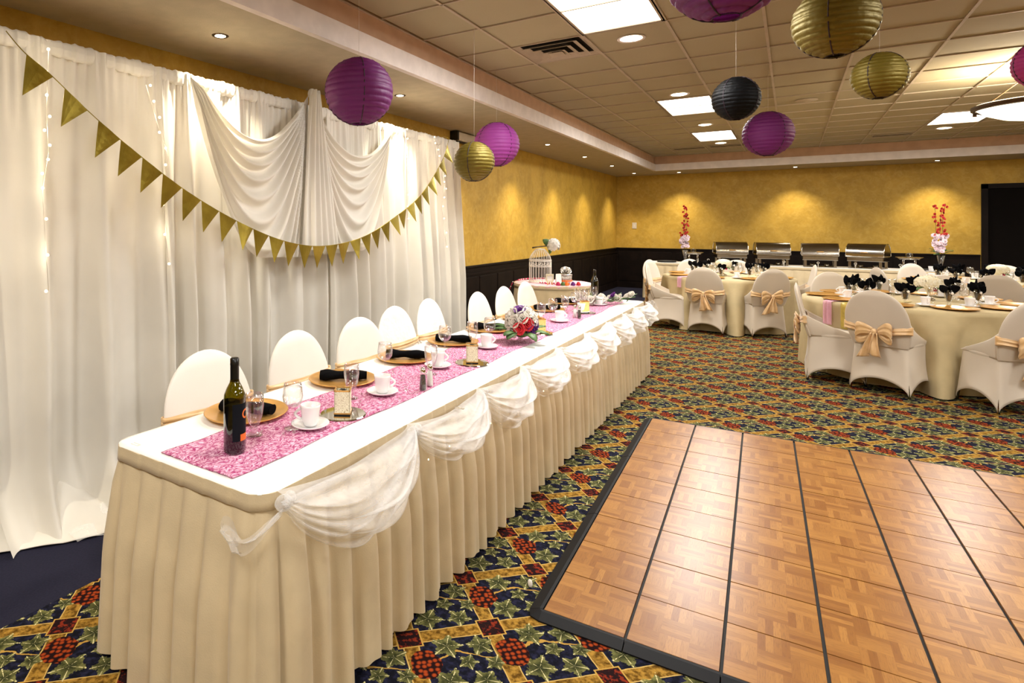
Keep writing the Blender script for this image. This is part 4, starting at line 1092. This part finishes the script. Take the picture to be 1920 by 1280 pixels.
# lily spray on the far corner
sp_ = empty('flower_spray', tuple(at(1142, 572, TC)), 0, 'loose white blossom spray with purple bud on the far end of the head table', 'flowers'); sp_.scale = (1.2, 1.2, 1.2)
for i in range(16):
    t = i/15; p_ = Vector((-.17+.30*t+rs.uniform(-.03, .03), -.18+.36*t+rs.uniform(-.04, .04), .035+rs.uniform(0, .05)))
    rose(MB(), p_, (rs.uniform(-1, 1), rs.uniform(-1, .2), rs.uniform(.2, 1)), .030, 2+1, i+70).build('blossom', M['purple' if i == 9 else 'petal2'], sp_, solid=.001)
for i in range(9):
    t = i/8; leaf(MB(), (-.18+.28*t, -.18+.34*t, .02), (rs.uniform(-.5, 1), rs.uniform(0, 1), rs.uniform(.1, .6)), .13, .025).build('leaf', M['leafg'], sp_, solid=.001)
MB().tube([(-.2, -.22, .02), (0, 0, .035), (.16, .2, .06)], .005, 6).build('stem', M['leafg'], sp_)
cb = empty('cellophane_bundle', tuple(at(1088, 572, TC+.006)), 0, 'crinkled clear cellophane bundle behind the farthest candle holder', 'bundle')
def cel(u, v):
    a = 2*pi*u; r_ = .018+.035*v+.012*sin(a*5+v*9)*v; return (r_*cos(a), r_*sin(a), .004+.15*v+.012*sin(a*7))
MB().grid(cel, 40, 10, True).build('wrap', M['cello'], cb); rose(MB(), (0, 0, .08), (0, 0, 1), .03, 3, 4).build('blossom', M['petal'], cb)

# ------------------------------------------------------------------ gift table
GC = (-2.66, 7.90); GZ = .755
gt = empty('gift_table', (GC[0], GC[1], 0), 0, 'small round skirted gift table beyond the head table', 'table')
MB().lathe([(0, GZ-.03), (.49, GZ-.03), (.49, GZ-.005), (0, GZ-.005)], 40).build('table_top', M['tablewood'], gt)
MB().tube([(0, 0, 0), (0, 0, GZ-.03)], .03, 10).lathe([(0, .0), (.25, 0), (.24, .02), (0, .03)], 20).build('pedestal', M['steel'], gt)
o = MB().lathe([(0, GZ), (.5, GZ), (.508, GZ-.008), (.508, GZ-.012)], 64, (GC[0], GC[1], 0)).build('tablecloth', M['white']); tag(o, 'white cloth on the small round gift table', 'tablecloth')
skirt(circ(GC[0], GC[1], .505, 240), GZ-.002, .16, 'ivory pleated skirt of the small round gift table', 8, amp=.014)
def ov(u, v):
    a = 2*pi*u; r_ = .2+.30*v; z = GZ+.006+.004*sin(a*9+v*7)
    if v > .9: r_ = .515; z -= (v-.9)*.25*(1+.4*sin(a*4))
    return (GC[0]+r_*cos(a), GC[1]+r_*sin(a), z)
o = MB().grid(ov, 90, 16, True).build('tulle_overlay', M['tullep']); tag(o, 'pink tulle ring laid over the gift table cloth', 'tulle')
GT = GZ+.010
bg = empty('bead_garland', (GC[0], GC[1], GT), 0, 'pink bead garland along the back and left edge of the gift table', 'bead garland')
bp = [(.47*cos(a), .47*sin(a), .01) for a in [pi*.62+k*(pi*.42)/30 for k in range(31)]]
bp += [(bp[-1][0]-.07-.01*k, bp[-1][1]-.03-.0*k, -.02-.022*k) for k in range(12)]
me_b = MB().sphere((0, 0, 0), .0095, 8, 6).mesh('bead', M['bead']); me_w = MB().sphere((0, 0, 0), .0085, 8, 6).mesh('bead', M['petal'])
for i, p_ in enumerate(bp):
    o = bpy.data.objects.new('bead', me_w if i % 3 == 1 else me_b); COL.objects.link(o); o.parent = bg; o.location = p_
MB().tube(bp, .003, 5).build('thread', M['pinkdot'], bg)
r_ = empty('bead_garland', (GC[0]+.12, GC[1]-.27, GT), 0, 'pink bead garland curled at the front of the gift table', 'bead garland')
bp = [(-.2+.011*k, .03*sin(k*.5)+.02*sin(k*1.3), .01) for k in range(42)]
for i, p_ in enumerate(bp):
    o = bpy.data.objects.new('bead', me_w if i % 3 == 1 else me_b); COL.objects.link(o); o.parent = r_; o.location = p_
# bird cage
bc = empty('bird_cage', (-2.80, 7.80, GT), 0, 'white ornamental bird cage on the gift table', 'bird cage')
R0 = .145
MB().lathe([(0, 0), (R0+.008, 0), (R0+.008, .012), (0, .012)], 40).build('base', M['cage'], bc)
for k in range(24):
    a = 2*pi*k/24; MB().tube([(R0*cos(a), R0*sin(a), .01), (R0*cos(a), R0*sin(a), .30)], .0028, 5).build('bar', M['cage'], bc)
q = MB()
for z in (.215, .288, .30): q.lathe([(R0-.004, z-.004), (R0+.004, z-.004), (R0+.004, z+.004), (R0-.004, z+.004)], 40, close=True)
q.build('hoop', M['cage'], bc)['kind'] = 'stuff'
q = MB()
for k in range(16):
    a0_ = 2*pi*k/16
    q.tube([((R0)*cos(a0_+.17*t/6*cos(t)), (R0)*sin(a0_+.17*t/6*cos(t)), .252+.028*t/6*sin(t)) for t in [i*.6 for i in range(11)]], .003, 4)
q.build('scroll_band', M['cage'], bc)
for k in range(24):
    a = 2*pi*k/24; MB().tube([((R0-(R0-.06)*t**1.3)*cos(a), (R0-(R0-.06)*t**1.3)*sin(a), .30+.145*t**.8) for t in (0, .25, .5, .75, 1)], .0026, 5).build('roof_bar', M['cage'], bc)
MB().lathe([(0, .445), (.065, .443), (.065, .449), (0, .456)], 24).build('roof_cap', M['cage'], bc)
fl = empty('artificial_flower', (-2.79, 7.80, GT+.45), 0, 'white artificial flower with dark leaves lying on top of the bird cage', 'flower'); fl.scale = (1.3, 1.3, 1.3)
dirv = RT
c_ = RT*.13+Vector((0, 0, .035))
petalball(MB(), tuple(c_), .06, 90, .026, 3, (1, 1, 1.15)).sphere(tuple(c_), .05, 12, 8).build('bloom', M['petal'], fl)
leaf(MB(), tuple(c_-RT*.02), tuple(-RT*.8+Vector((0, 0, .55))), .11, .07, tuple(-FW)).build('leaf', M['leafg'], fl, solid=.002)
leaf(MB(), tuple(c_-RT*.03), tuple(-RT*.1+Vector((0, 0, -1))), .09, .04, tuple(-FW)).build('leaf', M['leafg'], fl, solid=.002)
MB().tube([tuple(c_-RT*.03), tuple(-RT*.04+Vector((0, 0, .02))), tuple(-RT*.09+Vector((0, 0, .012)))], [.007, .006, .01], 6).build('stem', M['stem'], fl)
# silver box with foil flower, cards, small favours
def gat(l, t_): x, y = lt(l, t_); return x, y
x, y = gat(2.40, 7.83)
sb_ = empty('silver_box', (x, y, GT), 0, 'silver lidded gift box with orange ribbon and a foil rose', 'gift box')
MB().lathe([(0, 0), (.075, 0), (.095, .05), (.10, .115), (0, .115)], 24).build('box_body', M['silver'], sb_)
MB().lathe([(.098, .03), (.106, .032), (.107, .045), (.100, .047)], 24, close=True).build('ribbon', M['orange'], sb_)
MB().lathe([(0, .128), (.103, .122), (.105, .112), (0, .112)], 24).build('lid', M['silver'], sb_)
rose(MB(), (.02, 0, .155), (.3, -.6, .7), .062, 4, 3).build('foil_rose', M['silver'], sb_, solid=.001)
x, y = gat(2.30, 7.72)
cdo = empty('table_card', (x, y, GT), YAW, 'small standing white card in front of the silver box', 'card')
MB().add([(-.035, -.0, 0), (.035, 0, 0), (.035, .03, .13), (-.035, .03, .13), (-.035, .06, 0), (.035, .06, 0)], [(0, 1, 2, 3), (3, 2, 5, 4)]).build('card', M['paper'], cdo, False, solid=.002)
x, y = gat(2.26, 7.62)
vf = empty('photo_frame', (x-.09, y-.06, GT), YAW, 'cream square frame standing before the bird cage', 'frame')
q = MB().box(-.05, .05, 0, .012, .04, .055).box(-.05, .05, 0, .012, .115, .14).box(-.05, -.035, 0, .012, .055, .115).box(.035, .05, 0, .012, .055, .115); q.build('border', M['fil'], vf, False)
MB().box(-.04, .04, .006, .01, .05, .12).build('picture', M['paper'], vf, False); MB().tube([(0, .01, .06), (0, .05, 0)], .005, 5).tube([(-.03, .005, .045), (-.03, .005, 0)], .006, 5).tube([(.03, .005, .045), (.03, .005, 0)], .006, 5).build('easel', M['charger'], vf)
x, y = gat(2.33, 7.56)
for i, (c_, dx_) in enumerate((('pinkdot', -.09), ('orange', .02), ('leafg', -.03), ('purple', .1), ('red', .17))):
    q = MB()
    def fav(u, v, i=i): a = 2*pi*u; rr = .026*(1-.6*v**2)*(1+.15*sin(a*4)); return (rr*cos(a), rr*sin(a), .045*v)
    q.grid(fav, 16, 5, True); o = q.build('party_favour', M[c_], loc=(x+dx_*cos(YAW), y+dx_*sin(YAW), GT)); tag(o, {'pinkdot': 'dark pink', 'orange': 'orange', 'leafg': 'green', 'purple': 'purple', 'red': 'red'}[c_]+' twisted favour on the front of the gift table', 'favour', 'small favours on the gift table')

# ------------------------------------------------------------------ round table settings
def mk_fan(loc, rz, lab, grp, seed):
    rs = random.Random(seed); q = MB()
    q.grid(lambda u, v: ((.012+.016*v)*cos(2*pi*u), (.012+.016*v)*sin(2*pi*u), .05+.09*v), 12, 4, True)
    for k in range(6):
        a = k*2*pi/6+rs.uniform(-.4, .4); L_ = rs.uniform(.07, .12); el = rs.uniform(.55, 1.4)
        d = Vector((cos(a)*cos(el), sin(a)*cos(el), sin(el))); leaf(q, (0, 0, .125), d, L_, rs.uniform(.05, .08), (cos(a+1.2), sin(a+1.2), .4))
    o = q.build('folded_napkin', M['napkin'], loc=loc, solid=.004); o.rotation_euler.z = rz
    MB().sphere((-.0, -.034, .125), .013, 8, 6, (1, .7, 1)).xf(Matrix.Rotation(YAW-rz, 4, 'Z')).build('ring_flower', M['petal'], o)
    return tag(o, lab, 'napkin', grp)
c1 = mk = None; FAN = {}
def settings(c, r, n, a0, tname, zt=.765, seed=0):
    global c1
    nm = []
    for k in range(n):
        a = a0+2*pi*k/n; d = Vector((cos(a), sin(a)))
        w = d.dot(Vector((RT.x, RT.y))); tt = d.dot(Vector((FW.x, FW.y)))
        posn = ('front' if tt < -.38 else 'rear' if tt > .38 else 'middle')+' '+('left' if w < -.38 else 'right' if w > .38 else 'centre')
        while posn in nm: posn = 'outer '+posn
        nm.append(posn); s_ = 'the %s seat of the %s' % (posn, tname)
        p = Vector((c[0], c[1]))+d*(r-.19); copy_tree(c0, (p.x, p.y, zt+.0), label='gold charger plate at '+s_, group='gold charger plates on the round tables')
        t_ = Vector((-d.y, d.x)); p = Vector((c[0], c[1]))+d*(r-.40)+t_*.06
        copy_tree(g0, (p.x, p.y, zt), label='napkin filled goblet at '+s_, group='water goblets on the round tables')
        mk_fan((p.x, p.y, zt+.0), a, 'black fanned napkin at '+s_, 'black fanned napkins', seed+k)
        p = Vector((c[0], c[1]))+d*(r-.36)-t_*.14; copy_tree(k0, (p.x, p.y, zt), a, label='white cup and saucer at '+s_, group='cups on the round tables')
        p = Vector((c[0], c[1]))+d*(r-.45)-t_*.04; copy_tree(w0, (p.x, p.y, zt), label='wine glass at '+s_, group='wine glasses on the round tables')
def centre(c, lab, loc_px=None, zt=.765, seed=0, s=1.0):
    r = empty('flower_centrepiece', (c[0], c[1], zt), 0, lab, 'centrepiece', 'white hydrangea centrepieces')
    MB().lathe([(0, 0), (.055, .002), (.05, .01), (.012, .03), (.008, .05), (.03, .12), (.04, .14), (.036, .14), (0, .06)], 28).build('silver_stand', M['chrome'], r)
    petalball(MB(), (0, 0, .175), .095*s, 230, .022, seed, (1.15, 1.15, .72)).sphere((0, 0, .165), .085, 16, 10, (1.1, 1.1, .65)).build('hydrangea_bloom', M['cream'], r)
    for k in range(4):
        a = k*1.7+.4; leaf(MB(), (.05*cos(a), .05*sin(a), .13), (cos(a), sin(a), -.25), .09, .05).build('leaf', M['leafg'], r, solid=.001)
    rose(MB(), tuple(-FW*.07+Vector((0, 0, .115))), tuple(-FW), .02, 3, 2).build('pink_bud', M['bead'], r)
    return r
settings(T2, .91, 10, wang(-.80, -.60), 'nearest round table', seed=100); centre(lt(5.63, 6.10), 'white hydrangea on silver stand in the middle of the nearest round table', seed=1)
settings(T1, .88, 8, wang(-.75, -.70), 'far left round table', seed=120); centre(lt(5.24, 9.10), 'white hydrangea centrepiece on the far left round table', seed=2)
settings(T3, .91, 10, wang(-.80, -.60), 'right edge round table', seed=140); centre(lt(8.22, 7.90), 'white hydrangea centrepiece on the table at the right edge', seed=3)

# ------------------------------------------------------------------ buffet
BX0, BX1, BY0, BY1, BZ = -2.56, 2.36, 13.52, 14.28, .745
bf = empty('buffet_table', (0, (BY0+BY1)/2, 0), 0, 'long skirted buffet table along the far yellow wall', 'table')
for k in range(3):
    w_ = (BX1-BX0)/3; MB().box(BX0+k*w_, BX0+(k+1)*w_-.004, -.37, .37, BZ-.03, BZ-.004).build('table_top', M['tablewood'], bf, False)
    for sx in (.2, w_-.2):
        for sy in (-1, 1): MB().tube([(BX0+k*w_+sx, sy*.3, 0), (BX0+k*w_+sx, sy*.3, BZ-.03)], .014, 8).build('leg', M['steel'], bf)
o = MB().box(BX0-.003, BX1+.003, BY0-.003, BY1+.003, BZ-.003, BZ+.002).build('tablecloth', M['white'], smooth=False); tag(o, 'white cloth on the long buffet table', 'tablecloth')
skirt(rrect(BX0, BX1, BY0, BY1, .05, .02), BZ, .16, 'ivory pleated skirt of the long buffet table', 21, m='skirt', nv=8)
BT = BZ+.003
def mk_chafer(loc, rz, lab):
    r = empty('chafing_dish', loc, rz, lab, 'chafing dish', 'roll top chafing dishes on the buffet')
    for sx in (-1, 1):
        for sy in (-1, 1): MB().box(sx*.225-.022, sx*.225+.022, sy*.15-.012, sy*.15+.012, 0, .20).build('leg', M['steel'], r, False, bevel=.003)
    MB().box(-.25, .25, -.15, .15, .0, .012).build('fuel_shelf', M['steel'], r, False)
    for sx in (-1, 1): MB().lathe([(0, .012), (.035, .012), (.035, .06), (0, .06)], 16, (sx*.11, 0, 0)).build('fuel_can', M['steel'], r)
    MB().box(-.27, .27, -.17, .17, .13, .215).build('water_pan', M['steel'], r, False, bevel=.012)
    MB().box(-.285, .285, -.185, .185, .212, .228).build('pan_rim', M['chrome'], r, False, bevel=.004)
    q = MB()
    def lid(u, v): a = pi*v; e = 1; return (-.28+.56*u, -.185*cos(a), .228+.225*sin(a)**.85)
    q.grid(lid, 2, 20)
    for sx in (-.28, .28): q.add([(sx, -.185*cos(pi*k/20), .228+.225*sin(pi*k/20)**.85) for k in range(21)], [tuple(range(21))])
    q.build('roll_lid', M['steel'], r, True)
    q = MB()
    for sx in (-.28, .28): q.tube([(sx, -.187*cos(pi*k/16), .228+.227*sin(pi*k/16)**.85) for k in range(17)], .006, 6)
    q.build('lid_edge', M['chrome'], r)
    MB().tube([(-.05, -.19, .29), (-.05, -.215, .295), (.05, -.215, .295), (.05, -.19, .29)], .007, 6).build('lid_handle', M['charger'], r)
    return r
def bx(u, yy): d = ray(u, 422); return d.x/d.y*yy
cl = ['chafing dish farthest left on the buffet', 'chafing dish second from the left on the buffet', 'chafing dish third from the left on the buffet', 'chafing dish farthest right, turned to show its round end']
c_ = None
for i, (u0, u1, rz) in enumerate(((1337, 1402, .28), (1413, 1481, .22), (1503, 1571, .03), (1585, 1671, -.36))):
    x = (bx(u0, 13.88)+bx(u1, 13.88))/2; lc = (x, 13.88, BT)
    c_ = copy_tree(c_, lc, rz, cl[i]) if c_ else mk_chafer(lc, rz, cl[i])
def mk_clip(loc, lab):
    r = empty('menu_card_holder', loc, 0, lab, 'card holder', 'white menu card holders on the buffet')
    MB().lathe([(0, 0), (.022, 0), (.02, .006), (0, .008)], 16).build('foot', M['plastic'], r)
    MB().tube([(0, 0, .005), (0, 0, .075)], .0045, 6).build('post', M['plastic'], r)
    MB().tube([(.018*cos(t), 0, .092+.016*sin(t)) for t in [2*pi*k/14 for k in range(15)]], .004, 5).build('ring', M['plastic'], r)
    return r
q_ = None
for u, lab in ((1328, 'left of the first chafing dish'), (1470, 'under the second chafing dish'), (1534, 'under the third chafing dish'), (1604, 'under the fourth chafing dish'), (1688, 'right of the fourth chafing dish')):
    lc = (bx(u, 13.6), 13.6, BT); q_ = copy_tree(q_, lc, label='white menu card holder '+lab) if q_ else mk_clip(lc, 'white menu card holder '+lab)
def mk_stand(loc, lab):
    r = empty('plate_stand', loc, 0, lab, 'plate stand', 'raised glass plate stands')
    for k in range(4):
        a = k*pi/2+.78; MB().tube([(.12*cos(a), .12*sin(a), 0), (.11*cos(a), .11*sin(a), .19)], .006, 6).build('leg', M['chrome'], r)
    MB().lathe([(.14, .185), (.15, .185), (.15, .197), (.14, .197)], 32, close=True).build('ring', M['chrome'], r)
    MB().lathe([(0, .2), (.14, .2), (.19, .215), (.19, .221), (.14, .207), (0, .206)], 36).build('glass_plate', M['glass'], r)
    MB().lathe([(.03, .207), (.055, .25), (.05, .28), (.02, .30), (0, .302)], 24).build('glass_dome', M['glass'], r)
    return r
s0 = mk_stand((bx(1300, 13.95), 13.95, BT), 'raised glass plate stand between left vase and first chafing dish'); copy_tree(s0, (bx(1705, 13.95), 13.95, BT), label='raised glass plate stand between fourth chafing dish and right vase')
def mk_tray(loc, w_, lab):
    r = empty('serving_tray', loc, 0, lab, 'tray', 'dark serving trays on the buffet')
    MB().lathe([(0, .006), (w_*.85, .006), (w_, .03), (w_+.006, .03), (w_*.86, 0), (0, 0)], 36).build('tray', M['blackp'], r)
    return r
mk_tray((-2.2, 13.9, BT), .2, 'dark round serving tray at the left end of the buffet'); mk_tray((2.0, 13.75, BT), .16, 'dark round serving tray at the right end of the buffet')
def mk_orchid(loc, lab, seed, leafy):
    rs = random.Random(seed)
    r = empty('orchid_vase', loc, 0, lab, 'flower vase', 'tall orchid vases on the buffet')
    MB().lathe([(0, .004), (.05, .003), (.045, .01), (.022, .04), (.03, .12), (.055, .27), (.052, .27), (.027, .12), (0, .06)], 28).build('vase', M['glass'], r)
    for k in range(5):
        a = k*1.25; sp = .05+.06*rs.random(); H_ = rs.uniform(.85, 1.17) if k < 3 else .62
        pts_ = [(0, 0, .05)]+[(sp*cos(a)*(t/H_)**1.5+.02*sin(t*5+k), sp*sin(a)*(t/H_)**1.5, t) for t in [H_*j/8 for j in range(2, 9)]]
        MB().tube(pts_, .003, 5).build('stem', M['stem'], r)
        for j in range(2, 8):
            p0_ = Vector(pts_[j]); 
            for e in range(3 if k < 3 else 4):
                pp = p0_+Vector((rs.uniform(-.03, .03), rs.uniform(-.03, .03), rs.uniform(-.06, .06)))
                low = pp.z < (.62 if leafy else .56)
                if pp.z < .34: continue
                rose(MB(), pp, (rs.uniform(-1, 1), -1, rs.uniform(-.3, .5)), .03 if low else .019, 3, j*5+e+k*31).build('blossom', M['pinkwht' if low else 'coral'], r, solid=.001)
    if leafy:
        for k in range(9):
            a = rs.uniform(0, 6.28); leaf(MB(), (.03*cos(a), .03*sin(a), .28+rs.uniform(0, .1)), (cos(a), sin(a), rs.uniform(-.2, .6)), .13, .07).build('leaf', M['leafg'], r, solid=.001)
    return r
mk_orchid((-1.82, 13.7, BT), 'tall glass vase of coral and white orchids at the left of the buffet', 3, False)
mk_orchid((2.10, 13.7, BT), 'tall leafy vase of coral and pale pink orchids at the right of the buffet', 8, True)
copy_tree(k0, (bx(1746, 13.6), 13.6, BT), .3, label='white cup and saucer near the right end of the buffet', group='cups on the buffet')
